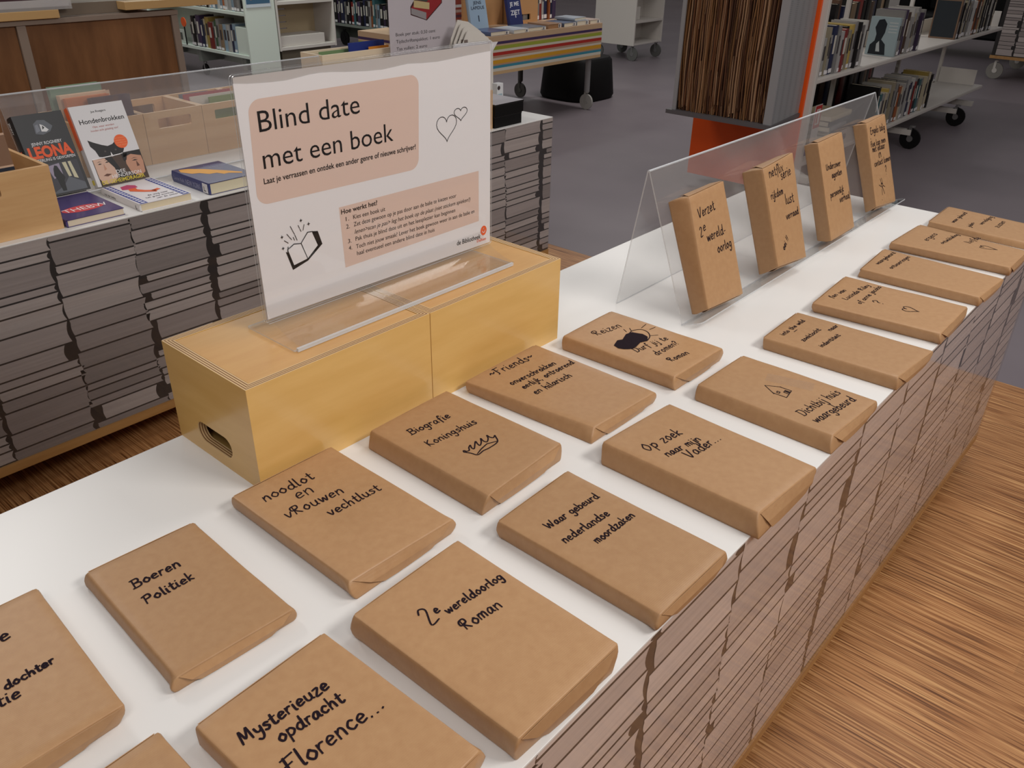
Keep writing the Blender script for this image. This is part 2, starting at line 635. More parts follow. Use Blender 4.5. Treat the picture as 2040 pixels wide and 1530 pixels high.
    # the folded-in flaps on both short ends
    for end in (0, 1):
        fb = MB()
        ins = rng.uniform(.16, .3)
        ins2 = rng.uniform(.16, .3)
        tops = [(0.025, .93), (.25, .95), (.5, .95), (.75, .95), (.975, .93)]
        lo = [(ins, .1), (ins + .12, .06), (.5, .05), (1 - ins2 - .12, .06), (1 - ins2, .1)]
        s = -1 if end == 0 else 1
        b = 0.0 if end == 0 else 1.0

        def fp(a, c, out):
            q = bil(bot, a, b) * (1 - c) + bil(top, a, b) * c
            return (q.x, q.y + s * (out + .0012 * math.sin(math.pi * c)), c * t)
        for rows in (0, 1, 2):
            pass
        A = [fb.vert(fp(a, c, .0006)) for a, c in tops]
        Mi = [fb.vert(fp(a * .5 + a2 * .5, .5, .0030)) for (a, c), (a2, c2) in zip(tops, lo)]
        B = [fb.vert(fp(a, c, .0022)) for a, c in lo]
        for X, Y in ((A, Mi), (Mi, B)):
            for i in range(4):
                fb.idx((Y[i], Y[i + 1], X[i + 1], X[i]))
        fo = fb.build('end_flap', KRAFT, root)
        sm = fo.modifiers.new('solid', 'SOLIDIFY')
        sm.thickness = 0.0007
        sm.offset = 1

    # handwriting
    if lines or draws:
        ib_ = MB()
        hf = lambda x, y: t + puff(x, y) + 0.0005
        for (s, x, y, L, ang) in lines:
            st, wd = hand_strokes(s, rng)
            far = loc[0] > 1.4 and rot is None
            L = L * (.88 if far else 1.0)
            ky = .66 if far else KY
            if loc[0] > 2.2 and far:
                x, y = x - .006, y - .012
            k = L / wd
            ca, sa = math.cos(ang), math.sin(ang)
            for p in st:
                pts = [(x + (q.x * ca - q.y * ky * sa) * k, y + (q.x * sa + q.y * ky * ca) * k) for q in p]
                ribbon(ib_, pts, pen * rng.uniform(.9, 1.1), hf)
            ib_.build('handwritten_line', INK, root)
            ib_ = MB()
        for d in draws:
            ribbon(ib_, smooth_path(d) if len(d) > 4 else [Vector(p) for p in d], pen, hf)
        if blob:
            tri = tessellate_polygon([[Vector((a, b, 0)) for a, b in blob]])
            todo = [([Vector(blob[i]) for i in q], 0) for q in tri]
            while todo:
                q, dep = todo.pop()
                if dep < 3:
                    m0, m1, m2 = (q[0] + q[1]) / 2, (q[1] + q[2]) / 2, (q[2] + q[0]) / 2
                    todo += [([q[0], m0, m2], dep + 1), ([m0, q[1], m1], dep + 1), ([m2, m1, q[2]], dep + 1), ([m0, m1, m2], dep + 1)]
                else:
                    ib_.face([(p.x, p.y, hf(p.x, p.y) + .0002) for p in q])
        if draws or blob:
            ib_.build('marker_drawing', INK, root)
    if tape:
        tb = MB()
        for (p, q, wdt) in tape:
            p, q = Vector(p), Vector(q)
            d = (q - p).normalized()
            nn = Vector((-d.y, d.x)) * wdt / 2
            n = 8
            prev = None
            for i in range(n + 1):
                c = p.lerp(q, i / n)
                row = [tb.vert((c.x + nn.x * e, c.y + nn.y * e, t + puff(c.x + nn.x * e, c.y + nn.y * e) + .0009)) for e in (-1, 0, 1)]
                if prev:
                    for e in (0, 1):
                        tb.idx((prev[e], row[e], row[e + 1], prev[e + 1]))
                prev = row
        tb.build('clear_tape', TAPE, root)
    return root


FLAT = {
 'boeren': {'c': (0.3155, 0.7997), 't': 0.0209, 'top': [(-0.0683, 0.1217), (0.0757, 0.113), (0.0699, -0.1241), (-0.0777, -0.1148)], 'bot': [(-0.0721, 0.1201), (0.0771, 0.1151), (0.0714, -0.1225), (-0.0814, -0.1156)], 'lines': [('Boeren', -0.0405, 0.0497, 0.0617, -0.088), ('Politiek', -0.0433, 0.0137, 0.0639, -0.044)], 'draws': []},
 'dochter': {'c': (0.11, 0.8059), 't': 0.03, 'top': [(-0.072, 0.1255), (0.0829, 0.1221), (0.0721, -0.122), (-0.0828, -0.1186)], 'bot': [(-0.072, 0.1255), (0.0829, 0.1203), (0.0633, -0.1155), (-0.0828, -0.1186)], 'lines': [('rie', 0.003, 0.0616, 0.0291, -0.048), ('dochter', -0.0033, -0.0133, 0.0522, 0.0), ('actie', -0.0372, -0.0303, 0.0435, -0.078)], 'draws': []},
 'mysterie': {'c': (0.3028, 0.4883), 't': 0.03, 'top': [(-0.0873, 0.1172), (0.0796, 0.1226), (0.0873, -0.1172), (-0.0796, -0.1226)], 'bot': [(-0.0873, 0.1172), (0.0796, 0.1226), (0.0873, -0.1172), (-0.0796, -0.1226)], 'lines': [('Mysterieuze', -0.0666, 0.061, 0.1033, -0.065), ('opdracht', -0.04, 0.0358, 0.0767, -0.089), ('Florence...', -0.0548, -0.0016, 0.1157, -0.059)], 'draws': []},
 'noodlot': {'c': (0.5443, 0.7867), 't': 0.0258, 'top': [(-0.09, 0.131), (0.0861, 0.1305), (0.0866, -0.136), (-0.0873, -0.1271)], 'bot': [(-0.0859, 0.138), (0.0871, 0.1317), (0.0869, -0.1348), (-0.086, -0.138)], 'lines': [('noodlot', -0.0642, 0.0855, 0.0837, -0.071), ('en', -0.0297, 0.0563, 0.0296, -0.085), ('vRouwen', -0.0647, 0.0314, 0.0922, -0.11), ('vechtlust', -0.0216, -0.0073, 0.0886, -0.067)], 'draws': []},
 'wereldoorlog': {'c': (0.503, 0.4733), 't': 0.04, 'top': [(-0.0878, 0.1263), (0.0899, 0.1298), (0.0853, -0.1288), (-0.0853, -0.1275)], 'bot': [(-0.086, 0.1269), (0.0875, 0.1285), (0.0776, -0.1303), (-0.0824, -0.1232)], 'lines': [('2', -0.0392, 0.0459, 0.02, 0.0), ('e', -0.0213, 0.0553, 0.0082, -0.085), ('wereldoorlog', -0.0119, 0.0449, 0.0902, -0.094), ('Roman', -0.0166, 0.0118, 0.0585, -0.106)], 'draws': []},
 'biografie': {'c': (0.7823, 0.776), 't': 0.0317, 'top': [(-0.0872, 0.1237), (0.0859, 0.126), (0.0919, -0.1225), (-0.0857, -0.1314)], 'bot': [(-0.0947, 0.1232), (0.0877, 0.1269), (0.0904, -0.1253), (-0.0968, -0.1289)], 'lines': [('Biografie', -0.0503, 0.0662, 0.0816, -0.093), ('Koningshuis', -0.0547, 0.0203, 0.1019, -0.065)], 'draws': [[(-0.0304, -0.0293), (-0.0285, -0.0259), (-0.0267, -0.0278), (-0.028, -0.0313), (-0.0304, -0.0293)], [(-0.0277, -0.0295), (-0.0217, -0.0318), (-0.0162, -0.0258), (-0.0096, -0.0224), (-0.0135, -0.0288), (-0.0132, -0.034), (-0.0066, -0.0292), (0.0036, -0.021), (0.0008, -0.028), (0.0001, -0.0343), (0.0084, -0.0291), (0.0155, -0.0209), (0.0131, -0.0291), (0.0151, -0.035), (0.0236, -0.0296), (0.0287, -0.0219), (0.028, -0.0286), (0.0306, -0.0343), (0.0373, -0.0312), (0.035, -0.0347)], [(0.0358, -0.034), (0.0263, -0.0471), (0.0054, -0.0494), (-0.0068, -0.0481), (-0.0209, -0.0494), (-0.0248, -0.0396), (-0.0297, -0.0301)], [(-0.0192, -0.047), (-0.0057, -0.0423), (0.0109, -0.0389), (0.0274, -0.0454)]]},
 'moordzaken': {'c': (0.7458, 0.4691), 't': 0.0287, 'top': [(-0.0793, 0.1308), (0.08, 0.1334), (0.0775, -0.1332), (-0.079, -0.1302)], 'bot': [(-0.0785, 0.1276), (0.0796, 0.1319), (0.0778, -0.1321), (-0.0787, -0.1285)], 'lines': [('Waar gebeurd', -0.0453, 0.0667, 0.1056, -0.077), ('nederlandse', -0.0533, 0.0326, 0.0914, -0.096), ('moordzaken', -0.0243, 0.0007, 0.0835, -0.044)], 'draws': []},
 'friends': {'c': (1.0337, 0.7797), 't': 0.0234, 'top': [(-0.1106, 0.1321), (0.0894, 0.1344), (0.0903, -0.1406), (-0.0782, -0.1302)], 'bot': [(-0.1072, 0.1271), (0.0917, 0.1362), (0.0926, -0.139), (-0.0922, -0.1373)], 'lines': [('~Friends~', -0.0638, 0.1062, 0.1126, -0.076), ('onverschrokken', -0.0635, 0.0598, 0.1182, -0.061), ('eerlijk, ontroerend', -0.0585, 0.0359, 0.1396, -0.042), ('en hilarisch', -0.0583, 0.0084, 0.0965, -0.066)], 'draws': []},
 'vader': {'c': (0.9996, 0.4644), 't': 0.0362, 'top': [(-0.085, 0.1393), (0.0874, 0.1244), (0.0779, -0.1387), (-0.084, -0.1255)], 'bot': [(-0.0939, 0.1328), (0.0897, 0.1287), (0.0828, -0.1373), (-0.0941, -0.137)], 'lines': [('Op zoek', -0.0602, 0.071, 0.0843, -0.152), ('naar mijn', -0.0511, 0.0398, 0.0786, -0.17), ('Vader...', -0.0305, 0.0126, 0.0821, -0.105)], 'draws': []},
 'reizen': {'c': (1.2673, 0.7647), 't': 0.0285, 'top': [(-0.0861, 0.1271), (0.078, 0.1272), (0.0836, -0.1321), (-0.0818, -0.1249)], 'bot': [(-0.0908, 0.1243), (0.0807, 0.1286), (0.0838, -0.1309), (-0.0797, -0.1294)], 'lines': [('Reizen', -0.0401, 0.0778, 0.0729, -0.174), ('Durf jij te', -0.0449, -0.0203, 0.0921, -0.168), ('dromen?', -0.0295, -0.0566, 0.074, -0.066), ('Roman', -0.0339, -0.0904, 0.0542, -0.135)], 'draws': [[(0.0113, 0.037), (0.0277, 0.0398), (0.0439, 0.0299), (0.0427, 0.0136), (0.029, -0.0005), (0.0105, -0.0075)], [(0.0207, 0.0561), (0.0152, 0.0459)], [(0.0504, 0.0332), (0.0703, 0.0359)], [(0.0558, 0.017), (0.072, 0.0146)], [(0.0326, -0.0002), (0.0449, -0.009)], [(0.033, 0.0503), (0.0259, 0.0417)]]},
 'huis': {'c': (1.2714, 0.4662), 't': 0.0278, 'top': [(-0.0801, 0.1283), (0.0809, 0.1233), (0.083, -0.131), (-0.08, -0.1187)], 'bot': [(-0.0895, 0.125), (0.0836, 0.1245), (0.0835, -0.1292), (-0.092, -0.1278)], 'lines': [('Dichtbij huis', -0.0526, -0.0586, 0.1206, -0.131), ('waargebeurd', -0.0587, -0.0854, 0.1219, -0.147)], 'draws': []},
 'wild': {'c': (1.5456, 0.4674), 't': 0.0247, 'top': [(-0.0907, 0.1324), (0.0751, 0.1354), (0.0827, -0.1408), (-0.0758, -0.1269)], 'bot': [(-0.092, 0.1274), (0.0802, 0.1345), (0.084, -0.1372), (-0.08, -0.1324)], 'lines': [('into the wild', -0.0551, 0.105, 0.1122, -0.019), ('zoektocht', -0.0527, 0.0631, 0.0867, -0.035), ('naar', 0.03, 0.0436, 0.0415, -0.06), ('indentiteit', -0.0522, 0.0262, 0.0889, -0.073)], 'draws': []},
 'fan': {'c': (1.8004, 0.4727), 't': 0.0248, 'top': [(-0.1149, 0.1263), (0.091, 0.1359), (0.1016, -0.1315), (-0.0821, -0.1315)], 'bot': [(-0.1032, 0.1242), (0.0921, 0.1352), (0.0983, -0.1324), (-0.0781, -0.1367)], 'lines': [('fan van', -0.0576, 0.1052, 0.0747, -0.115), ('Lucinda Riley', -0.0449, 0.0776, 0.1356, -0.059), ('of anne jacobs', -0.0469, 0.0461, 0.149, 0.017), ('?', -0.02, 0.0097, 0.0226, -0.022)], 'draws': []},
 'ontvoer': {'c': (2.0595, 0.4703), 't': 0.0227, 'top': [(-0.0931, 0.1313), (0.0931, 0.1413), (0.0824, -0.1423), (-0.0778, -0.1315)], 'bot': [(-0.0887, 0.134), (0.0875, 0.1392), (0.0823, -0.1396), (-0.076, -0.1351)], 'lines': [('waargebeurd', -0.0317, 0.1106, 0.1289, -0.026), ('ontvoeringen', -0.0398, 0.075, 0.1326, -0.049)], 'draws': []},
 'liefde': {'c': (2.3097, 0.4741), 't': 0.0236, 'top': [(-0.1025, 0.1419), (0.1054, 0.135), (0.0795, -0.141), (-0.0807, -0.1387)], 'bot': [(-0.0883, 0.144), (0.0929, 0.1377), (0.0795, -0.141), (-0.0742, -0.1405)], 'lines': [('ergens', -0.0172, 0.086, 0.0885, -0.034), ('ontwikkeling', -0.0115, 0.0487, 0.1201, -0.09), ('liefde', 0.0397, -0.0017, 0.078, -0.162)], 'draws': []},
 'zusjes': {'c': (2.5735, 0.4693), 't': 0.018, 'top': [(-0.0952, 0.1358), (0.0951, 0.1389), (0.0775, -0.1358), (-0.0968, -0.1358)], 'bot': [(-0.089, 0.1373), (0.0863, 0.1373), (0.0775, -0.1358), (-0.1066, -0.142)], 'lines': [('waar gebeurd', -0.052, 0.0908, 0.1405, -0.005), ('joden-', -0.0611, 0.0456, 0.0606, 0.018), ('vervolging', -0.013, 0.0274, 0.1103, -0.041), ('zussen', -0.0117, -0.0139, 0.0864, -0.019)], 'draws': []},
}
CLOUD = [(-0.0527, 0.0286), (-0.0303, 0.0362), (-0.0201, 0.0309), (0.0055, 0.0403), (0.021, 0.0368), (0.0248, 0.0254), (0.0283, 0.0159), (0.0244, 0.0016), (0.0081, -0.0091), (-0.0071, -0.0025), (-0.0286, -0.0069), (-0.0449, -0.0029), (-0.0526, 0.0054), (-0.0569, 0.0154)]
STAND = {
 's1': {'o': (1.5471, 0.7748, 0.0081), 'h': 0.2482, 't': 0.0464, 'tilt': 0.365, 'top': [(-0.0638, 0.1219), (0.0807, 0.1267), (0.0743, -0.1252), (-0.0775, -0.1132)], 'bot': [(-0.0719, 0.1205), (0.0807, 0.1205), (0.0743, -0.1306), (-0.0703, -0.1306)], 'lines': [('Verzet', -0.0435, 0.0735, 0.0705, 0.043), ('2', -0.0504, 0.035, 0.0134, 0.021), ('e', -0.0356, 0.0441, 0.0121, -0.068), ('wereld-', -0.0276, 0.0189, 0.0785, 0.022), ('oorlog', 0.0031, -0.0124, 0.0612, 0.01)]},
 's2': {'o': (1.8398, 0.7752, 0.0082), 'h': 0.247, 't': 0.058, 'tilt': 0.365, 'top': [(-0.0532, 0.1194), (0.1039, 0.1301), (0.0828, -0.1221), (-0.0642, -0.1066)], 'bot': [(-0.0458, 0.1203), (0.1039, 0.1203), (0.0828, -0.1274), (-0.0533, -0.1274)], 'lines': [('netflix', -0.0309, 0.0944, 0.0728, 0.037), ('serie', 0.0223, 0.0798, 0.0552, 0.047), ('rijkdom', -0.0411, 0.0469, 0.0637, 0.001), ('lust', 0.0243, 0.021, 0.0454, -0.037), ('verraad', 0.0154, -0.0125, 0.0658, -0.01), ('oei !!', -0.0218, -0.0782, 0.0378, 0.617)]},
 's3': {'o': (2.1799, 0.7747, 0.008), 'h': 0.2504, 't': 0.0486, 'tilt': 0.365, 'top': [(-0.074, 0.1245), (0.0799, 0.1288), (0.0694, -0.1302), (-0.0865, -0.1268)], 'bot': [(-0.0489, 0.1236), (0.0799, 0.1236), (0.0694, -0.131), (-0.0629, -0.131)], 'lines': [('Undercover', -0.0512, 0.0509, 0.0931, -0.043), ('agenten', -0.0248, 0.0256, 0.0667, -0.019), ('persoonlijk', -0.05, -0.0208, 0.0863, 0.013), ('verhaal', 0.0009, -0.0428, 0.0667, -0.023)]},
 's4': {'o': (2.5039, 0.7747, 0.0079), 'h': 0.2516, 't': 0.0438, 'tilt': 0.365, 'top': [(-0.0621, 0.1225), (0.0827, 0.1292), (0.0734, -0.1303), (-0.0795, -0.1097)], 'bot': [(-0.0502, 0.1246), (0.0827, 0.1246), (0.0734, -0.1359), (-0.0526, -0.1359)], 'lines': [('Engels talig', -0.0448, 0.09, 0.1105, -0.026), ('Hoe kan men', -0.0544, 0.0549, 0.1117, -0.023), ('met elkaar', -0.0486, 0.0404, 0.0951, -0.039), ('in', -0.0097, 0.0178, 0.0218, -0.016), ('contact komen', -0.0492, -0.0007, 0.1243, -0.023), ('?', 0.0227, -0.0378, 0.016, -0.012)]},
}

CAPTION = {
 'boeren': 'brown paper wrapped book handwritten Boeren Politiek, left of the wooden box',
 'dochter': 'brown paper wrapped book cut by the left photo edge, handwritten dochter',
 'mysterie': 'brown paper wrapped book handwritten Mysterieuze opdracht at the bottom edge',
 'noodlot': 'brown paper wrapped book handwritten noodlot en vrouwen vechtlust, beside the box corner',
 'wereldoorlog': 'brown paper wrapped book handwritten 2e wereldoorlog Roman at the table edge',
 'biografie': 'brown paper wrapped book handwritten Biografie Koningshuis with a drawn crown',
 'moordzaken': 'brown paper wrapped book handwritten Waar gebeurd nederlandse moordzaken',
 'friends': 'brown paper wrapped book handwritten onverschrokken, eerlijk, ontroerend en hilarisch',
 'vader': 'brown paper wrapped book handwritten Op zoek naar mijn Vader',
 'reizen': 'brown paper wrapped book handwritten Reizen with a drawn cloud and sun',
 'huis': 'brown paper wrapped book handwritten Dichtbij huis with a small drawn house',
 'wild': 'brown paper wrapped book handwritten into the wild, zoektocht naar identiteit',
 'fan': 'brown paper wrapped book handwritten fan van, with question mark and heart',
 'ontvoer': 'brown paper wrapped book handwritten waargebeurd ontvoeringen',
 'liefde': 'brown paper wrapped book handwritten liefde with a drawn heart, crumpled corner',
 'zusjes': 'brown paper wrapped book at the far end of the front row, handwritten zussen',
 's1': 'upright brown wrapped book handwritten Verzet 2e wereldoorlog, nearest on the acrylic stand',
 's2': 'upright brown wrapped book handwritten serie rijkdom lust verraad, second on the stand',
 's3': 'upright brown wrapped book handwritten Undercover agenten, third on the acrylic stand',
 's4': 'upright brown wrapped book handwritten Engels talig, farthest on the acrylic stand',
}


def heart(cx, cy, w, h, ang=0.0):
    pts = []
    for i in range(25):
        a = 2 * math.pi * i / 24
        x = 16 * math.sin(a) ** 3 / 32 * w
        y = (13 * math.cos(a) - 5 * math.cos(2 * a) - 2 * math.cos(3 * a) - math.cos(4 * a)) / 30 * h
        pts.append((cx + x * math.cos(ang) - y * math.sin(ang), cy + x * math.sin(ang) + y * math.cos(ang)))
    return pts


EXTRA = {
 'fan': [heart(-.003, -.043, .026, .034, .15)],
 'liefde': [heart(.03, -.057, .024, .042, .1)],
 'huis': [[(-.019, .012), (-.002, .038), (.012, .014)], [(-.017, .014), (-.016, -.010)], [(-.016, -.010), (.012, -.006)], [(.012, -.006), (.011, .014)],
          [(-.002, -.008), (-.002, .002)], [(-.002, .002), (.006, .003)], [(.006, .003), (.007, -.007)], [(.002, -.007), (.002, .002)], [(.004, -.007), (.004, .002)],
          [(-.011, .006), (-.006, .007)], [(-.006, .007), (-.006, .012)], [(-.006, .012), (-.011, .011)], [(-.011, .011), (-.011, .006)]],
 'wild': [[(-.024, .0975), (-.011, .0972)]],
 's4': [[(-.012, -.040), (-.010, -.052)], [(-.022, -.040), (-.019, -.052)], heart(-.015, -.060, .012, .016), [(-.024, -.062), (-.036, -.055)], [(-.008, -.062), (.004, -.068)],
        [(-.019, -.070), (-.023, -.086)], [(-.012, -.070), (-.006, -.086)], [(-.030, -.100), (-.030, -.099)], [(-.050, .078), (-.048, .078)]],
}
for i, (k, b) in enumerate(FLAT.items()):
    wrapped_book(CAPTION[k], (b['c'][0], b['c'][1], W), b['t'], b['top'], b['bot'], b['lines'],
                 list(b['draws']) + EXTRA.get(k, []), 11 + i,
                 pen=(0.0027 if b['c'][0] < .4 else 0.0022) if b['c'][0] < 1.1 else 0.0020,
                 tape=[((.028, .05), (.05, -.03), .03)] if k == 'huis' else None,
                 blob=CLOUD if k == 'reizen' else None)
# the one that only shows a corner at the very bottom of the photograph
wrapped_book('brown paper wrapped book showing only one corner at the bottom photo edge', (0.1107, 0.5031, W), .03,
             [(-.076, .121), (.078, .125), (.079, -.125), (-.075, -.129)], [(-.076, .121), (.078, .125), (.079, -.125), (-.075, -.129)], [], [], 77)
for i, (k, b) in enumerate(STAND.items()):
    tl = b['tilt']
    hx = b['h'] / 2
    o = b['o']
    # the parcel's own frame: x right, y up along the sloping acrylic, z towards the viewer
    b['top'] = [(x, max(y, -hx)) for x, y in b['top']]
    b['bot'] = [(x, max(y, -hx)) for x, y in b['bot']]
    wrapped_book(CAPTION[k], (o[0], o[1] + (hx + .003) * math.sin(tl) - .0022, W + o[2] + (hx + .003) * math.cos(tl) + .001), b['t'], b['top'], b['bot'], b['lines'],
                 EXTRA.get(k, []), 40 + i, rot=(math.pi / 2 - tl, 0, 0), pen=0.0023, group='wrapped books on the acrylic stand')


# ------------------------------------------------------------------ floor
FL = mat('wood_strip_floor', srgb(160, 104, 58), 0.42, 0.4)
b_ = FL.node_tree.nodes['Principled BSDF']
tc = nd(FL, 'ShaderNodeTexCoord')
mp = nd(FL, 'ShaderNodeMapping')
mp.inputs['Scale'].default_value = (190, 3.4, 1)
ln(FL, tc.outputs['Object'], mp.inputs[0])
n1 = nd(FL, 'ShaderNodeTexNoise')
n1.inputs['Scale'].default_value = 1
n1.inputs['Detail'].default_value = 5
ln(FL, mp.outputs[0], n1.inputs['Vector'])
r1 = nd(FL, 'ShaderNodeValToRGB')
for e, (p, c) in zip(r1.color_ramp.elements, ((0.28, (86, 52, 28)), (0.72, (214, 168, 114)))):
    e.position, e.color = p, (*srgb(*c), 1)
e = r1.color_ramp.elements.new(0.42)
e.color = (*srgb(148, 98, 56), 1)
e = r1.color_ramp.elements.new(0.55)
e.color = (*srgb(182, 132, 86), 1)
ln(FL, n1.outputs[0], r1.inputs[0])
mp2 = nd(FL, 'ShaderNodeMapping')
mp2.inputs['Scale'].default_value = (1, 1, 1)
mp2.inputs['Rotation'].default_value = (0, 0, math.pi / 2)
ln(FL, tc.outputs['Object'], mp2.inputs[0])
br = nd(FL, 'ShaderNodeTexBrick')
br.inputs['Color1'].default_value = (0.86, 0.84, 0.82, 1)
br.inputs['Color2'].default_value = (1.05, 1.03, 1.0, 1)
br.inputs['Mortar'].default_value = (0.86, 0.84, 0.82, 1)
br.inputs['Mortar Size'].default_value = 0.0
br.inputs['Brick Width'].default_value = 0.9
br.inputs['Row Height'].default_value = 0.16
br.inputs['Scale'].default_value = 1
ln(FL, mp2.outputs[0], br.inputs['Vector'])
mu = nd(FL, 'ShaderNodeMixRGB', blend_type='MULTIPLY')
mu.inputs[0].default_value = 1
ln(FL, r1.outputs[0], mu.inputs[1])
ln(FL, br.outputs[0], mu.inputs[2])
# scattered thin dark strips
mp3 = nd(FL, 'ShaderNodeMapping')
mp3.inputs['Scale'].default_value = (330, 5.0, 1)
mp3.inputs['Location'].default_value = (17, 5, 0)
ln(FL, tc.outputs['Object'], mp3.inputs[0])
n3 = nd(FL, 'ShaderNodeTexNoise')
n3.inputs['Scale'].default_value = 1
n3.inputs['Detail'].default_value = 1
ln(FL, mp3.outputs[0], n3.inputs['Vector'])
r3 = nd(FL, 'ShaderNodeValToRGB')
r3.color_ramp.elements[0].position, r3.color_ramp.elements[1].position = .60, .66
r3.color_ramp.elements[0].color = (1, 1, 1, 1)
r3.color_ramp.elements[1].color = (.42, .34, .28, 1)
ln(FL, n3.outputs[0], r3.inputs[0])
mu2 = nd(FL, 'ShaderNodeMixRGB', blend_type='MULTIPLY')
mu2.inputs[0].default_value = 1
ln(FL, mu.outputs[0], mu2.inputs[1])
ln(FL, r3.outputs[0], mu2.inputs[2])
ln(FL, mu2.outputs[0], b_.inputs['Base Color'])

GF = mat('grey_vinyl_floor', srgb(98, 90, 96), 0.45, 0.4)
grain(GF, srgb(112, 103, 109), srgb(124, 115, 120), (0.9, 0.9, 0.9), detail=3)

m = MB()
m.box((-4, -4, -0.05), (3.25, 14, 0.0))
tag(m.build('floor_wood', FL), 'brown striped wood look floor around the display tables', kind='structure')
m = MB()
m.box((3.25, -4, -0.05), (18, 14, 0.0))
tag(m.build('floor_vinyl', GF), 'grey violet vinyl floor of the aisle', kind='structure')

WALLM = mat('wall_paint', srgb(206, 200, 194), .7)
for nm, lo, hi in (('wall_back', (-4, 13.9, 0), (18, 14, 3.4)), ('wall_right', (17.9, -4, 0), (18, 13.9, 3.4)), ('wall_left', (-4, -4, 0), (-3.9, 13.9, 3.4)), ('wall_front', (-3.9, -4, 0), (17.9, -3.9, 3.4))):
    m = MB()
    m.box(lo, hi)
    tag(m.build(nm, WALLM), 'plain painted wall of the library hall', kind='structure')


# ------------------------------------------------------------------ display tables with a printed front
def book_print(mb, x0, x1, z0, z1, y, seed, pitch_, nm, grow=1.0):
    """stacks of books printed on a panel: slot 0 is the dark ground, 1..nm the page greys"""
    rng = random.Random(seed)
    mb.face([(x0, y, z0), (x1, y, z0), (x1, y, z1), (x0, y, z1)], 0)
    yy = y - 0.0008
    ncol = int((x1 - x0) / pitch_) + 2
    ox = rng.uniform(-.1, 0)
    for c in range(ncol):
        z = z0 + rng.uniform(-.01, .01)
        base = x0 + ox + c * pitch_
        drift = 0.0
        while z < z1:
            th = rng.choice((.022, .025, .027, .03, .033, .036, .04, .052, .066)) * grow
            drift = max(-.014, min(.014, drift + rng.uniform(-.006, .006)))
            l = base + drift + rng.uniform(0, .006)
            rgt = base + pitch_ + drift - rng.uniform(.003, .010)
            if rng.random() < .07:
                l += .025
            if rng.random() < .07:
                rgt -= .025
            za, zb = max(z + .0024, z0), min(z + th - .0024, z1)
            if zb - za > .003:
                lf = []
                rt = []
                bulge = min(.012, th * .42)
                for k in range(6):
                    u = k / 5
                    zz = za + (zb - za) * u
                    cz = math.sin(math.pi * (0.15 + 0.7 * u))
                    lf.append((l + .006 - bulge * cz * .7 - (.004 if k == 5 else 0), zz))
                    rt.append((rgt - bulge * .55 * math.sin(math.pi * u) + .005, zz))
                poly = rt + lf[::-1]
                poly = [(min(max(a, x0), x1), b) for a, b in poly]
                if max(p[0] for p in poly) - min(p[0] for p in poly) > .01:
                    mb.face([(a, yy, b) for a, b in poly], 1 + rng.randrange(nm))
            z += th


def caster(mb_parent, loc, r=.035, wheel=GREYW, fork=STEEL, name='caster'):
    c = MB()
    x, y, z = loc
    c.tube((x, y, z + r * 2 + .01), (x, y, z + r * 2 + .02), .02, m=1)
    c.box((x - .013, y - .003, z + r), (x - .010, y + .02, z + r * 2 + .012), 1)
    c.box((x + .010, y - .003, z + r), (x + .013, y + .02, z + r * 2 + .012), 1)
    c.tube((x - .0135, y, z + r), (x + .0135, y, z + r), r * .3, n=12, m=1)
    o = c.build(name, [wheel, fork], mb_parent)
    c = MB()
    c.tube((x - .009, y, z + r), (x + .009, y, z + r), r, n=20, m=0)
    c.build('wheel', wheel, o, smooth=True)
    return o


def printed(tone, name):
    ms = [mat(name + '_ground', tone[0], 0.45)]
    for i, c in enumerate(tone[1:]):
        g = mat(f'{name}_pages_{i}', c, 0.5, 0.3)
        grain(g, tuple(x * .88 for x in c), tuple(min(1, x * 1.08) for x in c), (3, 3, 140), detail=4)
        ms.append(g)
    return ms


WARM = printed([srgb(66, 50, 40), srgb(216, 202, 197), srgb(204, 190, 185), srgb(224, 210, 205)], 'warm_print')
COOL = printed([srgb(24, 16, 15), srgb(166, 155, 152), srgb(152, 141, 138), srgb(176, 165, 161), srgb(140, 130, 127)], 'cool_print')


def display_table(label, x0, x1, y0, y1, zb, prints, seed, pitch_, cover):
    t = thing('display_table', label, 'table', ((x0 + x1) / 2, (y0 + y1) / 2, 0))
    cx, cy = (x0 + x1) / 2, (y0 + y1) / 2
    a, b = x0 - cx, x1 - cx
    c, d = y0 - cy, y1 - cy
    m = MB()
    m.box((a + .002, c + .0045, W - .004), (b - .002, d - .002, W))
    m.build('table_top', LAMINATE, t, bevel=.0006)
    m = MB()
    m.box((a + .01, c + .01, zb + .03), (b - .01, d - .01, W - .0042))
    m.build('carcass', DARK, t)
    m = MB()
    book_print(m, a, b, zb + .03, W - .0042, c + .006, seed, pitch_, len(prints) - 1, 1.1 if prints is WARM else 1.0)
    m.build('printed_front', prints, t, normals=False)
    # the printed ends and back
    for s, nm in ((1, 'printed_end'), (-1, 'printed_end')):
        m = MB()
        book_print(m, c + .012, d - .012, zb + .03, W - .0042, 0, seed + 5 + s, pitch_, len(prints) - 1)
        xx = b - .008 if s > 0 else a + .008
        m.v = [(xx + (-y_ if s > 0 else y_), x_ if s > 0 else -x_, z_) for x_, y_, z_ in m.v]
        m.build(nm, prints, t, normals=False)
    m = MB()
    m.box((a, c + .0005, zb + .03), (b, c + .0035, W - .001))
    m.build('acrylic_cover', cover, t)
    m = MB()
    m.box((a, c + .002, zb), (b, d - .002, zb + .0295))
    m.build('plinth_board', TRIM, t)
    for px_ in (a + .45, b - .15):
        for py_ in (c + .12, d - .12):
            caster(t, (px_, py_, 0), r=min(.04, (zb - .03) / 2))
    return t


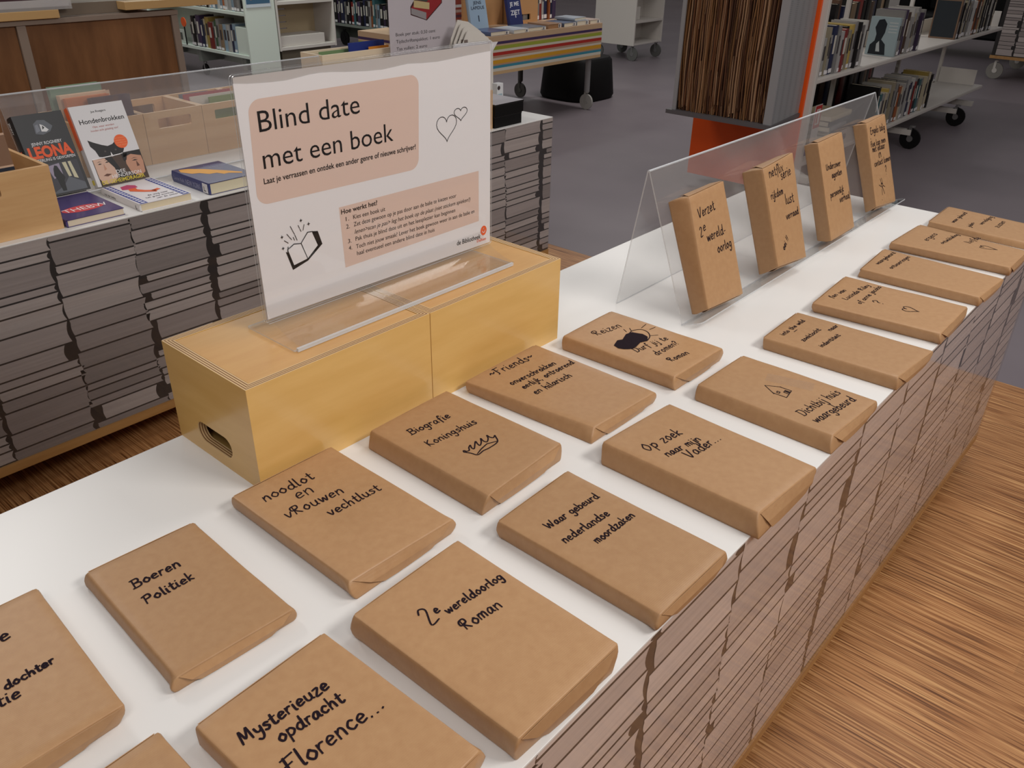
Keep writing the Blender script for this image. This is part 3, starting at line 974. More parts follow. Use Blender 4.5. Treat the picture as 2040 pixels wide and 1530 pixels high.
COVER_F = acrylic('glossy_front_cover', (0.98, 0.97, 0.96), 0.08, 0.02, (0.62, 0.5, 0.44), gloss=.6)
COVER_B = acrylic('front_cover', (0.98, 0.98, 0.98), 0.04, 0.02, (0.6, 0.56, 0.55))
display_table('long white display table covered in wrapped books, printed book stacks on its front', -.6, 2.643, .336, 1.158, .062, WARM, 3, .225, COVER_F)
display_table('white display table behind the wooden boxes, grey printed book stacks on its front', -.3, 2.885, 2.287, 3.10, .112, COOL, 8, .228, COVER_B)


# ------------------------------------------------------------------ acrylic tent stands
def tent(label, x0, x1, yb, apex, back, lip, name='acrylic_stand'):
    """folded sheet: lip -> base fold (yb, 0) -> apex -> back foot"""
    t = thing(name, label, 'display stand', (x0, yb, W))
    th = .003
    L = x1 - x0
    prof = [(lip[0] - yb, lip[1]), (0, .0005), (apex[0] - yb, apex[1]), (back - yb, .0005)]

    def strip(mb, p, q, rc=0.0):
        (ya, za), (yb_, zb_) = p, q
        dv = Vector((0, yb_ - ya, zb_ - za))
        ln_ = dv.length
        dv.normalize()
        nv = Vector((0, -dv.z, dv.y)) * th
        if nv.z < 0:
            nv = -nv
        out = [(0, 0), (L, 0), (L, ln_), (0, ln_)] if not rc else rrect(0, L, 0, ln_ + rc, rc)
        if rc:
            out = [(a, min(b, ln_)) for a, b in out]
        mb.prism(out, lambda a, b, d: Vector((a, ya, za)) + dv * b + nv * d, 0, 1, 0, 1)
    m = MB()
    strip(m, prof[0], prof[1], .014)
    m.build('lip', [ACRYL, ACRYL_EDGE], t)
    m = MB()
    strip(m, (prof[1][0] + .0005, prof[1][1] + .0005), prof[2])
    m.build('front_panel', [ACRYL_HAZE, ACRYL_EDGE], t)
    m = MB()
    strip(m, prof[3], prof[2])
    m.build('back_panel', [ACRYL_HAZE, ACRYL_EDGE], t)
    m = MB()
    m.tube((0, prof[2][0], prof[2][1] - .0004), (L, prof[2][0], prof[2][1] - .0004), .0024, n=10)
    m.build('top_fold', ACRYL_EDGE, t)
    return t


tent('long clear acrylic tent stand holding four upright wrapped books', 1.437, 2.66, .773, (.89, .3065), .9395, (.728, .0172))
tent('clear acrylic tent stand on the grey table behind, with two thrillers leaning on it', .87, 1.99, 2.587, (2.702, .288), 2.752, (2.544, .0166))


# ------------------------------------------------------------------ plywood boxes under the sign
def ply_box(label, x0, x1, y0, y1, h, handle):
    t = thing('plywood_box', label, 'box', ((x0 + x1) / 2, (y0 + y1) / 2, W), 0, 'plywood boxes')
    a, b = -(x1 - x0) / 2, (x1 - x0) / 2
    c, d = -(y1 - y0) / 2, (y1 - y0) / 2
    th = .014
    lay = 7

    def layered(mb, P):
        """top edge of a wall split in veneers: P(s, e) s along 0..1, e across 0..1"""
        for i in range(lay):
            e0, e1 = i / lay, (i + 1) / lay
            k = 1 if i % 2 == 0 else 2
            if i == 0:
                e0 = 0
            mb.face([P(0, e0), P(1, e0), P(1, e1), P(0, e1)], k)

    def wall(nm, p0, p1, q0, q1, hole=None):
        """outer line p0-p1, inner line q0-q1 (mitred)"""
        p0, p1, q0, q1 = [Vector((*p, 0)) for p in (p0, p1, q0, q1)]
        mb = MB()
        Z = Vector((0, 0, h))
        z0 = Vector((0, 0, .0))
        if hole:
            L = (p1 - p0).length
            out = [(0, 0), (L, 0), (L, h), (0, h)]
            hl = hole
            dirv = (p1 - p0).normalized()
            inn = (q0 - p0)
            inn = inn - dirv * inn.dot(dirv)
            loops = [out, hl]
            tris = tessellate_polygon([[Vector((x, y, 0)) for x, y in lp] for lp in loops])
            flat = out + hl
            ins = (q0 - p0).dot(dirv)

            def P(x, y, k):
                xx = min(max(x, ins), L - ins) if k and (x < 1e-6 or x > L - 1e-6) else x
                return p0 + dirv * xx + Vector((0, 0, y)) + inn * k
            A = [mb.vert(P(x, y, 0)) for x, y in flat]
            B = [mb.vert(P(x, y, 1)) for x, y in flat]
            for tr in tris:
                mb.idx([A[i] for i in tr], 0)
                mb.idx([B[i] for i in tr][::-1], 0)
            n = len(hl)
            for k in range(lay):
                k0, k1 = k / lay, (k + 1) / lay
                for i in range(n):
                    j = (i + 1) % n
                    mb.face([P(*hl[i], k0), P(*hl[j], k0), P(*hl[j], k1), P(*hl[i], k1)], 1 if k % 2 == 0 else 2)
        else:
            mb.face([p0, p1, p1 + Z, p0 + Z], 0)
            mb.face([q1, q0, q0 + Z, q1 + Z], 0)
        layered(mb, lambda s, e: (p0.lerp(p1, s)).lerp(q0.lerp(q1, s), e) + Z)
        mb.face([p0, p1, q1, q0], 0)
        return mb.build(nm, [PLY, PLY_L, PLY_D], t, normals=False)
    O = [(a, c), (b, c), (b, d), (a, d)]
    I = [(a + th, c + th), (b - th, c + th), (b - th, d - th), (a + th, d - th)]
    hole_l = rrect((d - c) * .30, (d - c) * .72, .022, .058, .017) if handle == 'l' else None
    hole_r = rrect((d - c) * .28, (d - c) * .70, .022, .058, .017) if handle == 'r' else None
    wall('front_wall', O[0], O[1], I[0], I[1])
    wall('end_wall', O[1], O[2], I[1], I[2], hole_r)
    wall('back_wall', O[2], O[3], I[2], I[3])
    # the left wall runs from the back to the front
    wall('end_wall', O[3], O[0], I[3], I[0], [(((d - c) - x), y) for x, y in hole_l][::-1] if hole_l else None)
    m = MB()
    g = .0012
    m.box((a + th + g, c + th + g, h - .012), (b - th - g, d - th - g, h - .0008))
    m.build('top_panel', PLYT, t)
    m = MB()
    m.box((a + th, c + th, .001), (b - th, d - th, .008))
    m.build('bottom_panel', PLY, t)
    return t


ply_box('birch plywood box with hand slot, nearer of the two under the sign', .5085, .8595, .929, 1.1575, .1725, 'l')
ply_box('birch plywood box farther from the camera under the sign', .861, 1.2105, .929, 1.1575, .1725, 'r')


# ------------------------------------------------------------------ the sign
SX0, SX1, SY = .6375, 1.1585, 1.066
SZ0, SZ1 = .1725, .5565
sign = thing('table_sign', 'white Blind date met een boek sign in a clear acrylic holder on the plywood boxes', 'sign', ((SX0 + SX1) / 2, SY, W + SZ0))
ox, oz = (SX0 + SX1) / 2, SZ0
# holder: pocket sheets, curved foot
m = MB()
hx = (SX1 - SX0) / 2
for y in (-.0022, .0042):
    m.prism(rrect(-hx, hx, .012, SZ1 - SZ0, .006), lambda a, b, d: Vector((a, y + d, b)), 0, .002, 0, 1)
m.build('pocket', [ACRYL, ACRYL_EDGE], sign)
m = MB()
m.tube((-hx, .002, SZ1 - SZ0), (hx, .002, SZ1 - SZ0 + .0004), .0026, n=10)
m.build('top_fold', ACRYL, sign, smooth=True)
m = MB()
prof = []
for i in range(9):
    a = i / 8
    prof.append((-.012 - .078 * a, .004 + .026 * (1 - a) ** 1.9))
prof = [(-.0035, .045)] + prof
for i in range(len(prof) - 1):
    (ya, za), (yb, zb) = prof[i], prof[i + 1]
    m.face([(-hx + .0, ya, za), (hx - .03 + .0, ya, za), (hx - .03, yb, zb), (-hx + .0, yb, zb)], 0)
    m.face([(-hx, ya - .0, za - .002), (-hx, yb, zb - .002), (hx - .03, yb, zb - .002), (hx - .03, ya, za - .002)], 0)
m.build('curved_foot', ACRYL, sign, smooth=True)
m = MB()
m.prism(rrect(-hx - .014, hx - .038, -.091, .034, .003), lambda a, b, d: Vector((a, b, d)), .0005, .0035, 0, 1)
m.build('base_sheet', [ACRYL, ACRYL_EDGE], sign)
m = MB()
m.box((-hx - .010, -.0955, .0005), (hx - .040, -.091, .006))
m.build('base_edge', ACRYL_EDGE, sign)

# paper: a white backing and the wavy-topped print in front
m = MB()
m.box((SX0 + .003 - ox, .0005, .019), (SX1 - .002 - ox, .0015, SZ1 - SZ0 - .003))
m.build('backing_paper', mat('backing_paper', srgb(190, 184, 182), .6), sign)
wav = [(.6393, .5458), (.66, .5432), (.6822, .5418), (.70, .5408), (.7246, .5404), (.745, .542), (.7662, .5439), (.785, .5443), (.8056, .5432), (.83, .5405), (.8501, .539), (.878, .537),
       (.9051, .5361), (.93, .5375), (.9597, .5394), (.99, .5372), (1.0259, .5359), (1.06, .5372), (1.1, .5392), (1.1565, .541)]
m = MB()
m.prism([(SX0 + .004 - ox, .0195), (SX1 - .003 - ox, .0145)] + [(x - ox, z - oz) for x, z in wav[::-1]], lambda a, b, d: Vector((a, d, b)), -.0006, .0003)
paper = m.build('printed_paper', PAPER, sign)
PY = -.0007


def sp(a, b):
    return (a - ox, PY - .0003, b - oz)


def flat_poly(mb, pts, fn, m_=0):
    tri = tessellate_polygon([[Vector((a, b, 0)) for a, b in pts]])
    base = [mb.vert(fn(a, b)) for a, b in pts]
    for q in tri:
        mb.idx([base[i] for i in q], m_)


m = MB()
q1 = [(.6575, .5217), (.9817, .5219), (.9734, .3669), (.651, .3726)]
qr = rrect(0, 1, 0, 1, .001)
qr = []
for (cx, cy, a0) in ((.94, .12, -90), (.94, .88, 0), (.06, .88, 90), (.06, .12, 180)):
    for i in range(9):
        a = math.radians(a0 + 90 * i / 8)
        u, v = cx + .06 * math.cos(a), cy + .12 * math.sin(a)
        p = bil([q1[0], q1[1], q1[2], q1[3]], u, v)
        qr.append((p.x, p.y))
flat_poly(m, qr, lambda a, b: (a - ox, PY, b - oz))
flat_poly(m, [(.7968, .3376), (1.1239, .3343), (1.1237, .2373), (.7993, .2341)], lambda a, b: (a - ox, PY, b - oz))
m.build('pink_panels', PINK, paper)
LINES = [("Blind date", (.6703, .4762), (.8537, .4771), .0295, -.003, 0), ("met een boek", (.6697, .4237), (.9194, .4236), .0295, -.003, 0),
         ("Laat je verrassen en ontdek een ander genre of nieuwe schrijver!", (.6664, .4021), (.9681, .4016), .0084, .012, 0),
         ("Hoe werkt het?", (.8002, .3254), (.8763, .3246), .0078, .014, 0),
         ("1.", (.8084, .3123), (.8148, .3123), .007, 0, 0), ("Kies een boek uit", (.8236, .3122), (.8924, .3105), .0072, 0, 0),
         ("2.", (.8079, .2994), (.8149, .2992), .007, 0, 0), ("Zet deze gewoon op je pas door aan de balie te kiezen voor", (.8236, .2996), (1.0634, .297), .0072, 0, 0),
         ("lenen>scan je pas> leg het boek op de plaat (niet stickem spieken!)", (.8242, .2868), (1.1004, .2822), .0072, 0, .25),
         ("3.", (.8089, .2743), (.816, .274), .007, 0, 0), ("Pak thuis je blind date uit en het leesplezier kan beginnen", (.8248, .2743), (1.0599, .2701), .0072, 0, 0),
         ("4.", (.8092, .2623), (.8161, .262), .007, 0, 0), ("Toch niet jouw smaak? Lever het boek gewoon weer in aan de balie en", (.8248, .2608), (1.1114, .2565), .0072, 0, 0),
         ("haal eventueel een andere blind date in huis", (.8255, .2488), (1.0057, .2459), .0072, 0, 0),
         ("de Bibliotheek", (1.0628, .2037), (1.1283, .2014), .009, .008, 0)]
m = MB()
for s, p, q, cap, bo, sh in LINES:
    put_type(m, s, sp, p[0], p[1], math.hypot(q[0] - p[0], q[1] - p[1]), cap, math.atan2(q[1] - p[1], q[0] - p[0]), bo, sh)
m.build('printed_text', TEXTK, paper, normals=False)
m = MB()
for hpts in (heart(1.0433, .4245, .048, .0445, 0), heart(1.0785, .444, .034, .0225, 0)):
    pass


def big_heart(cx, top, w, h):
    out = []
    for i in range(33):
        a = 2 * math.pi * i / 32
        x = 16 * math.sin(a) ** 3 / 32 * w
        y = 13 * math.cos(a) - 5 * math.cos(2 * a) - 2 * math.cos(3 * a) - math.cos(4 * a)
        out.append((cx + x, top + (y - 12.0) / 29 * h))
    return out


for hp in (big_heart(1.0433, .4457, .049, .0445), big_heart(1.0786, .4545, .033, .0225)):
    ribbon(m, hp, .0012, lambda x, y: 0)
m.v = [sp(x, y) for x, y, z in m.v]
m.build('heart_drawings', TEXTK, paper, normals=False)
# open book with sparks
m = MB()
K, Wt = 0, 1
flat_poly(m, [(.6885, .2915), (.6976, .2592), (.7275, .2668), (.7578, .2868), (.7515, .3098), (.742, .3118), (.73, .29), (.727, .272)], lambda a, b: (a - ox, PY - .0002, b - oz), K)
flat_poly(m, [(.693, .2925), (.7005, .2665), (.7265, .2705), (.7175, .2985), (.705, .2995)], lambda a, b: (a - ox, PY - .0005, b - oz), Wt)
flat_poly(m, [(.7185, .2985), (.7275, .2710), (.7485, .2870), (.7400, .3108), (.7325, .3118)], lambda a, b: (a - ox, PY - .0005, b - oz), Wt)
rb = MB()
for p in ([(.6935, .2985), (.692, .2915), (.6995, .2655), (.7270, .2690)], [(.692, .2945), (.7045, .3003), (.7175, .298)], [(.7175, .298), (.7272, .2695)], [(.7175, .298), (.732, .3128), (.741, .3118)],
          [(.741, .3118), (.7495, .2868), (.7272, .2695)]):
    ribbon(rb, p, .0016, lambda x, y: 0)
for p in ([(.6882, .31), (.6946, .3045)], [(.6941, .3189), (.6976, .3137)], [(.6982, .3128), (.7014, .3085)], [(.7018, .3296), (.7046, .3228)], [(.7050, .3218), (.7078, .3154)], [(.7082, .314), (.7112, .305)],
          [(.7161, .3277), (.7180, .3225)], [(.7184, .3213), (.7202, .3171)], [(.7271, .3266), (.724, .3178)], [(.7047, .3114), (.7066, .3062)]):
    ribbon(rb, p, .0013, lambda x, y: 0)
for cx, cz in ((.7221, .3341), (.7355, .3255), (.6848, .3165), (.6844, .2985)):
    d_ = .0032
    rb.f.append([rb.vert((cx + a * d_, cz + b * d_, 0)) for a, b in ((0, 1), (.25, .25), (1, 0), (.25, -.25), (0, -1), (-.25, -.25), (-1, 0), (-.25, .25))])
    rb.m.append(0)
n0 = len(m.v)
m.v += [(x - ox, PY - .0007, y - oz) for x, y, z in rb.v]
m.f += [[i + n0 for i in q] for q in rb.f]
m.m += rb.m
m.build('book_drawing', [TEXTK, PAPER], paper, normals=False)
# round orange mark with a small white figure, and the orange place name
m = MB()
flat_poly(m, [(1.1368 + .0086 * math.cos(t) * (1.0 if math.sin(t) > -.3 else .93), .2150 + .0096 * math.sin(t)) for t in [2 * math.pi * i / 24 for i in range(24)]], lambda a, b: (a - ox, PY - .0002, b - oz), 0)
rb = MB()
ribbon(rb, [(1.1330, .2150), (1.1345, .2120), (1.1372, .2110), (1.1398, .2125), (1.1408, .2155)], .0014, lambda x, y: 0)
ribbon(rb, [(1.1370, .2190 + .0015 * math.sin(t)) if i % 2 == 0 else (1.1370 + .0014 * math.cos(t), .2178) for i, t in enumerate([0, 1, 2, 3])], .0012, lambda x, y: 0)
n0 = len(m.v)
m.v += [(x - ox, PY - .0005, y - oz) for x, y, z in rb.v]
m.f += [[i + n0 for i in q] for q in rb.f]
m.m += [1] * len(rb.f)
put_type(m, 'Dalfsen', sp, 1.1180, .1955, .0255, .0058, -.03, .01)
m.build('library_logo', [ORANGE, PAPER], paper, normals=False)


# ------------------------------------------------------------------ printed books (with covers) and crates on the grey table
_mc = {}
COVERS = {}


def flatm(rgb, rough=.5, coat=0.0):
    k = (rgb, rough, coat)
    if k not in _mc:
        _mc[k] = mat('print_%d_%d_%d' % rgb, srgb(*rgb), rough, .4, coat=coat)
    return _mc[k]


def book_parts(root, w, h, t, cover, pages=PAGES, spine=None, th=.0016, lip=.002, name='cover'):
    """book lying on its back, spine on the left (-x); local base z = 0"""
    m = MB()
    m.box((-w / 2, -h / 2, 0), (w / 2, h / 2, th), 0)
    m.box((-w / 2, -h / 2, t - th), (w / 2, h / 2, t), 0)
    n = 5
    pr = []
    for i in range(n + 1):
        a = i / n
        pr.append((-w / 2 - .003 * math.sin(math.pi * a), a * t))
    for i in range(n):
        m.face([(pr[i][0], h / 2, pr[i][1]), (pr[i][0], -h / 2, pr[i][1]), (pr[i + 1][0], -h / 2, pr[i + 1][1]), (pr[i + 1][0], h / 2, pr[i + 1][1])], 1)
        for y in (-h / 2, h / 2):
            m.face([(pr[i][0], y, pr[i][1]), (-w / 2 + .003, y, pr[i][1]), (-w / 2 + .003, y, pr[i + 1][1]), (pr[i + 1][0], y, pr[i + 1][1])], 1)
    c = m.build(name, [cover, spine or cover], root)
    m = MB()
    m.box((-w / 2 + .001, -h / 2 + lip, th), (w / 2 - lip, h / 2 - lip, t - th))
    m.build('pages', pages, root)
    COVERS[root.name] = c
    return c


def lean_book(label, cat, x0, x1, h, t, u0, cover, spine, base, tilt=.365, pages=PAGES, group=None):
    """book leaning on the tent: cover towards the viewer"""
    O = Vector((0, 2.587, .008))
    c = O + Vector(((x0 + x1) / 2, math.sin(tilt) * (u0 + h / 2), math.cos(tilt) * (u0 + h / 2)))
    r = thing('book', label, cat, (c.x, c.y - .0015, W + c.z), 0, group)
    r.rotation_euler = (math.pi / 2 - tilt, 0, 0)
    book_parts(r, x1 - x0, h, t, cover, pages, spine)
    return r


def art(root, name, mats, fill, t):
    """cover print: fill(mb, P) with P(u, v) -> point just above the cover, u across 0..1, v up 0..1"""
    m = MB()
    fill(m)
    return m.build(name, mats, root, normals=False)


# -- dark thriller
w_, h_, t_ = .138, .231, .040
r = lean_book('dark thriller with big orange title leaning on the left acrylic stand', 'book', .871, 1.009, h_, t_, .002, flatm((30, 30, 34), .45), flatm((24, 24, 28), .4), None, pages=PAPER)
CW, CH, CT = w_, h_, t_


def cp(u, v, k=1):
    return ((u - .5) * CW, (v - .5) * CH, CT + .0003 * k)


ms = [flatm((214, 214, 216)), flatm((226, 84, 30)), flatm((120, 124, 134)), flatm((92, 96, 104)), flatm((20, 20, 24)), flatm((196, 190, 160)), flatm((58, 58, 66)), flatm((150, 140, 160))]
m = MB()
pf = lambda a, b: cp(a, b)
flat_poly(m, [(.34, .76), (.36, .88), (.46, .92), (.6, .91), (.72, .83), (.64, .77), (.48, .74)], pf, 3)
flat_poly(m, [(.36, .77), (.38, .86), (.44, .87), (.45, .79)], lambda a, b: cp(a, b, 2), 2)
flat_poly(m, [(.47, .78), (.48, .87), (.54, .85), (.62, .79), (.56, .77)], lambda a, b: cp(a, b, 2), 0)
flat_poly(m, [(.5, .8), (.52, .85), (.55, .82)], lambda a, b: cp(a, b, 3), 4)
put_type(m, 'JENNY ROGNEBY', lambda a, b: cp(a / CW, b / CH, 2), .17 * CW, .625 * CH, .62 * CW, .0085, 0, .012, m=0)
put_type(m, 'LEONA', lambda a, b: cp(a / CW, b / CH, 2), .06 * CW, .475 * CH, .88 * CW, .030, .0, .045, m=1)
put_type(m, 'DE TEERLING IS GEWORPEN', lambda a, b: cp(a / CW, b / CH, 2), .04 * CW, .425 * CH, .9 * CW, .0078, 0, .012, m=0)
flat_poly(m, [(.06, .02), (.06, .39), (.94, .39), (.94, .02)], pf, 6)
flat_poly(m, [(.5, .1), (.2, .02), (.94, .02), (.94, .1), (.66, .2)], lambda a, b: cp(a, b, 2), 3)
flat_poly(m, [(.66, .2), (.62, .38), (.7, .38), (.72, .2)], lambda a, b: cp(a, b, 2), 5)
flat_poly(m, [(.76, .18), (.74, .38), (.80, .38), (.84, .16)], lambda a, b: cp(a, b, 2), 5)
flat_poly(m, [(.36, .2), (.3, .36), (.56, .38), (.56, .24)], lambda a, b: cp(a, b, 2), 7)
flat_poly(m, [(.44, .04), (.42, .18), (.38, .24), (.41, .32), (.45, .36), (.50, .35), (.53, .28), (.58, .2), (.54, .16), (.52, .04)], lambda a, b: cp(a, b, 3), 4)
m.build('cover_print', ms, COVERS[r.name], normals=False)
m = MB()
spf = lambda a, b: (-CW / 2 - .0036, a, b)
put_type(m, 'JENNY', lambda a, b: (-CW / 2 - .0036, CH / 2 - .012 - a, .012 + b), 0, 0, .035, .012, 0, .02, m=0)
put_type(m, 'LEONA', lambda a, b: (-CW / 2 - .0036, CH / 2 - .095 - a, .006 + b), 0, 0, .10, .022, 0, .03, m=1)
m.build('spine_print', ms, COVERS[r.name], normals=False)

# -- white book with the dog
w_, h_, t_ = .163, .237, .026
r = lean_book('white book with a black dog on its cover leaning on the left acrylic stand', 'book', 1.036, 1.199, h_, t_, .002, flatm((214, 212, 214), .5), flatm((206, 202, 200), .5), None)
CW, CH, CT = w_, h_, t_
ms = [TEXTK, flatm((230, 96, 38)), flatm((168, 64, 50)), flatm((26, 22, 24)), flatm((70, 52, 42)), flatm((206, 170, 150)), flatm((188, 138, 112)), flatm((222, 200, 60)), flatm((238, 236, 236)), flatm((100, 60, 44)), flatm((240, 160, 110)), flatm((74, 66, 64))]
m = MB()
put_type(m, 'Jos Roegers', lambda a, b: cp(a / CW, b / CH), .36 * CW, .90 * CH, .28 * CW, .0058, 0, .01, m=0)
put_type(m, 'Hondenbrokken', lambda a, b: cp(a / CW, b / CH), .10 * CW, .775 * CH, .83 * CW, .0135, 0, .008, m=0)
put_type(m, 'Opa, waar worden', lambda a, b: cp(a / CW, b / CH), .30 * CW, .715 * CH, .40 * CW, .0058, 0, .0, .2, m=2)
put_type(m, 'honden echt gelukkig van?', lambda a, b: cp(a / CW, b / CH), .24 * CW, .670 * CH, .52 * CW, .0058, 0, .0, .2, m=2)
dog = [(.22, .36), (.19, .44), (.13, .50), (.12, .58), (.22, .54), (.34, .50), (.44, .475), (.54, .49), (.60, .52), (.68, .56), (.70, .48), (.72, .41), (.68, .37), (.52, .34), (.34, .34)]
flat_poly(m, dog, lambda a, b: cp(a, b), 3)
for x, y in ((.36, .415), (.56, .415)):
    flat_poly(m, [(x + .02 * math.cos(q), y + .012 * math.sin(q)) for q in [2 * math.pi * i / 10 for i in range(10)]], lambda a, b: cp(a, b, 2), 11)
flat_poly(m, [(.44, .34), (.455, .40), (.48, .34)], lambda a, b: cp(a, b, 2), 8)
flat_poly(m, [(.71 + .125 * math.cos(q), .505 + .086 * math.sin(q)) for q in [2 * math.pi * i / 24 for i in range(24)]], lambda a, b: cp(a, b, 2), 1)
for k in range(4):
    put_type(m, ('de mooiste', 'verhalen over', 'honden en', 'hun baas')[k], lambda a, b: cp(a / CW, b / CH, 3), .61 * CW, (.545 - .030 * k) * CH, .20 * CW, .0036, 0, 0, m=10)
# photo band: two generic portraits
flat_poly(m, [(.07, .0), (.07, .335), (.50, .345), (1, .365), (1, 0)], lambda a, b: cp(a, b), 4)
flat_poly(m, [(.07, .335), (.07, .345), (.50, .355), (1, .375), (1, .365), (.5, .345)], lambda a, b: cp(a, b, 2), 8)
flat_poly(m, [(.14, .02), (.08, .10), (.08, .335), (.40, .335), (.47, .20), (.42, .08), (.32, .02)], lambda a, b: cp(a, b, 2), 5)
flat_poly(m, [(.30, .335), (.44, .335), (.58, .05), (.46, .02), (.42, .2)], lambda a, b: cp(a, b, 3), 3)
flat_poly(m, [(.70, .36), (.66, .22), (.70, .10), (.84, .04), (.96, .08), (.99, .22), (.97, .36)], lambda a, b: cp(a, b, 2), 6)
flat_poly(m, [(.62, .355), (.64, .25), (.69, .27), (.74, .35)], lambda a, b: cp(a, b, 3), 3)
for x0, x1_, y in ((.14, .22, .275), (.28, .36, .285), (.78, .9, .25)):
    flat_poly(m, [(x0, y - .006), ((x0 + x1_) / 2, y + .006), (x1_, y - .004), ((x0 + x1_) / 2, y - .010)], lambda a, b: cp(a, b, 3), 3)
    flat_poly(m, [(x0 - .01, y + .018), ((x0 + x1_) / 2, y + .030), (x1_ + .01, y + .020), ((x0 + x1_) / 2, y + .024)], lambda a, b: cp(a, b, 3), 3)
flat_poly(m, [(.245, .27), (.275, .20), (.225, .185)], lambda a, b: cp(a, b, 3), 6)
flat_poly(m, [(.86, .24), (.90, .17), (.84, .165)], lambda a, b: cp(a, b, 3), 9)
flat_poly(m, [(.66, .365), (.64, .30), (.80, .33), (.99, .29), (1, .37)], lambda a, b: cp(a, b, 3), 3)
flat_poly(m, [(.17, .125), (.24, .145), (.33, .13), (.25, .11)], lambda a, b: cp(a, b, 3), 9)
put_type(m, 'DEE', lambda a, b: cp(a / CW, b / CH, 4), .42 * CW, .125 * CH, .18 * CW, .010, 0, 0, m=8)
put_type(m, 'HENDERSON', lambda a, b: cp(a / CW, b / CH, 4), .32 * CW, .075 * CH, .56 * CW, .010, 0, 0, m=8)
put_type(m, 'DE GEHEIMDRAGER', lambda a, b: cp(a / CW, b / CH, 4), .10 * CW, .018 * CH, .82 * CW, .011, 0, .012, m=7)
m.build('cover_print', ms, COVERS[r.name], normals=False)
m = MB()
m.box((-CW / 2 - .0040, CH * (-.02), .001), (-CW / 2 - .0034, CH / 2, CT - .001), 1)
m.box((-CW / 2 - .0040, -CH * .46, .006), (-CW / 2 - .0034, -CH * .40, CT - .006), 7)
m.build('spine_print', ms, COVERS[r.name], normals=False)

# -- three books lying flat on the front of the grey table
r = thing('book', 'purple hardback with red oval lying beside the front crate', 'book', (.9135, 2.43, W), 0, 'covered books lying flat on the grey table')
book_parts(r, .160, .225, .020, flatm((74, 62, 112), .35, .2), flatm((214, 198, 176), .8))
m = MB()
CW, CH, CT = .160, .225, .020
flat_poly(m, [(.50 + .36 * math.cos(q), .34 + .13 * math.sin(q)) for q in [2 * math.pi * i / 28 for i in range(28)]], lambda a, b: cp(a, b), 0)
put_type(m, 'THEBW', lambda a, b: cp(a / CW, b / CH, 2), .16 * CW, .275 * CH, .76 * CW, .030, .0, .0, m=1)
m.build('cover_print', [flatm((206, 70, 76)), flatm((236, 228, 230))], COVERS[r.name], normals=False)

r = thing('book', 'white paperback with blue film strip edges and red orange figure lying flat', 'book', (1.1155, 2.4235, W), 0, 'covered books lying flat on the grey table')
book_parts(r, .160, .232, .022, flatm((226, 222, 226), .35, .2), flatm((222, 206, 176), .8), flatm((222, 218, 218), .35))
CW, CH, CT = .160, .232, .022
m = MB()
for x0, x1_ in ((.03, .16), (.84, .97)):
    flat_poly(m, [(x0, .0), (x0, 1), (x1_, 1), (x1_, 0)], lambda a, b: cp(a, b), 0)
    for k in range(14):
        y = .03 + k * .07
        flat_poly(m, [(x0 + .03, y), (x0 + .03, y + .035), (x1_ - .03, y + .035), (x1_ - .03, y)], lambda a, b: cp(a, b, 2), 1)
flat_poly(m, [(.20, .72), (.26, .86), (.42, .9), (.52, .82), (.5, .72), (.36, .66)], lambda a, b: cp(a, b), 2)
flat_poly(m, [(.30, .70), (.26, .60), (.42, .46), (.60, .36), (.66, .42), (.50, .52), (.42, .62), (.44, .70)], lambda a, b: cp(a, b, 2), 3)
flat_poly(m, [(.6, .40), (.74, .44), (.72, .50), (.56, .46)], lambda a, b: cp(a, b, 2), 3)
m.build('cover_print', [flatm((76, 84, 150)), flatm((230, 230, 238)), flatm((190, 70, 110)), flatm((222, 96, 50))], COVERS[r.name], normals=False)
m = MB()
rg = random.Random(4)
for s, x, y, L in (('de weg naar', .36, .26, .4), ('het grote avontuur', .26, .17, .55), ('van de zomer', .40, .08, .42)):
    st, wd = hand_strokes(s, rg)
    for p in st:
        ribbon(m, [((x - .5 + q.x * L / wd) * CW, (y - .5) * CH + q.y * L / wd * CW) for q in p], .0012, lambda a, b: CT + .0008)
m.build('cover_lettering', flatm((60, 50, 70)), COVERS[r.name], normals=False)
m = MB()
put_type(m, 'van de liefde', lambda a, b: (-CW / 2 - .0036, CH / 2 - .02 - a, .006 + b), 0, 0, .07, .007, 0, 0, m=0)
put_type(m, 'L', lambda a, b: (-CW / 2 - .0036, -CH / 2 + .022 - a, .005 + b), 0, 0, .008, .011, 0, .02, m=0)
m.build('spine_print', flatm((50, 46, 54)), COVERS[r.name], normals=False)

r = thing('book', 'thick dark blue book with an orange feather lying beside the sign', 'book', (1.3405, 2.42, W), 0, 'covered books lying flat on the grey table')
book_parts(r, .165, .218, .035, flatm((58, 58, 104), .32, .2), flatm((214, 204, 176), .8), flatm((60, 66, 116), .32))
CW, CH, CT = .165, .218, .035
m = MB()
flat_poly(m, [(.04, .80), (.10, .94), (.26, .90), (.48, .72), (.70, .46), (.88, .22), (.84, .16), (.66, .30), (.56, .30), (.50, .42), (.36, .44), (.26, .58), (.14, .62)], lambda a, b: cp(a, b), 0)
put_type(m, 'De liefde', lambda a, b: cp(a / CW, b / CH, 2), .56 * CW, .84 * CH, .34 * CW, .010, -.1, 0, .2, m=1)
put_type(m, 'in New York', lambda a, b: cp(a / CW, b / CH, 2), .60 * CW, .74 * CH, .34 * CW, .010, -.1, 0, .2, m=1)
m.build('cover_print', [flatm((222, 160, 70)), flatm((150, 150, 190))], COVERS[r.name], normals=False)
m = MB()
put_type(m, 'Lauren Kelk', lambda a, b: (-CW / 2 - .0036, CH / 2 - .014 - a, .012 + b), 0, 0, .062, .011, 0, 0, m=0)
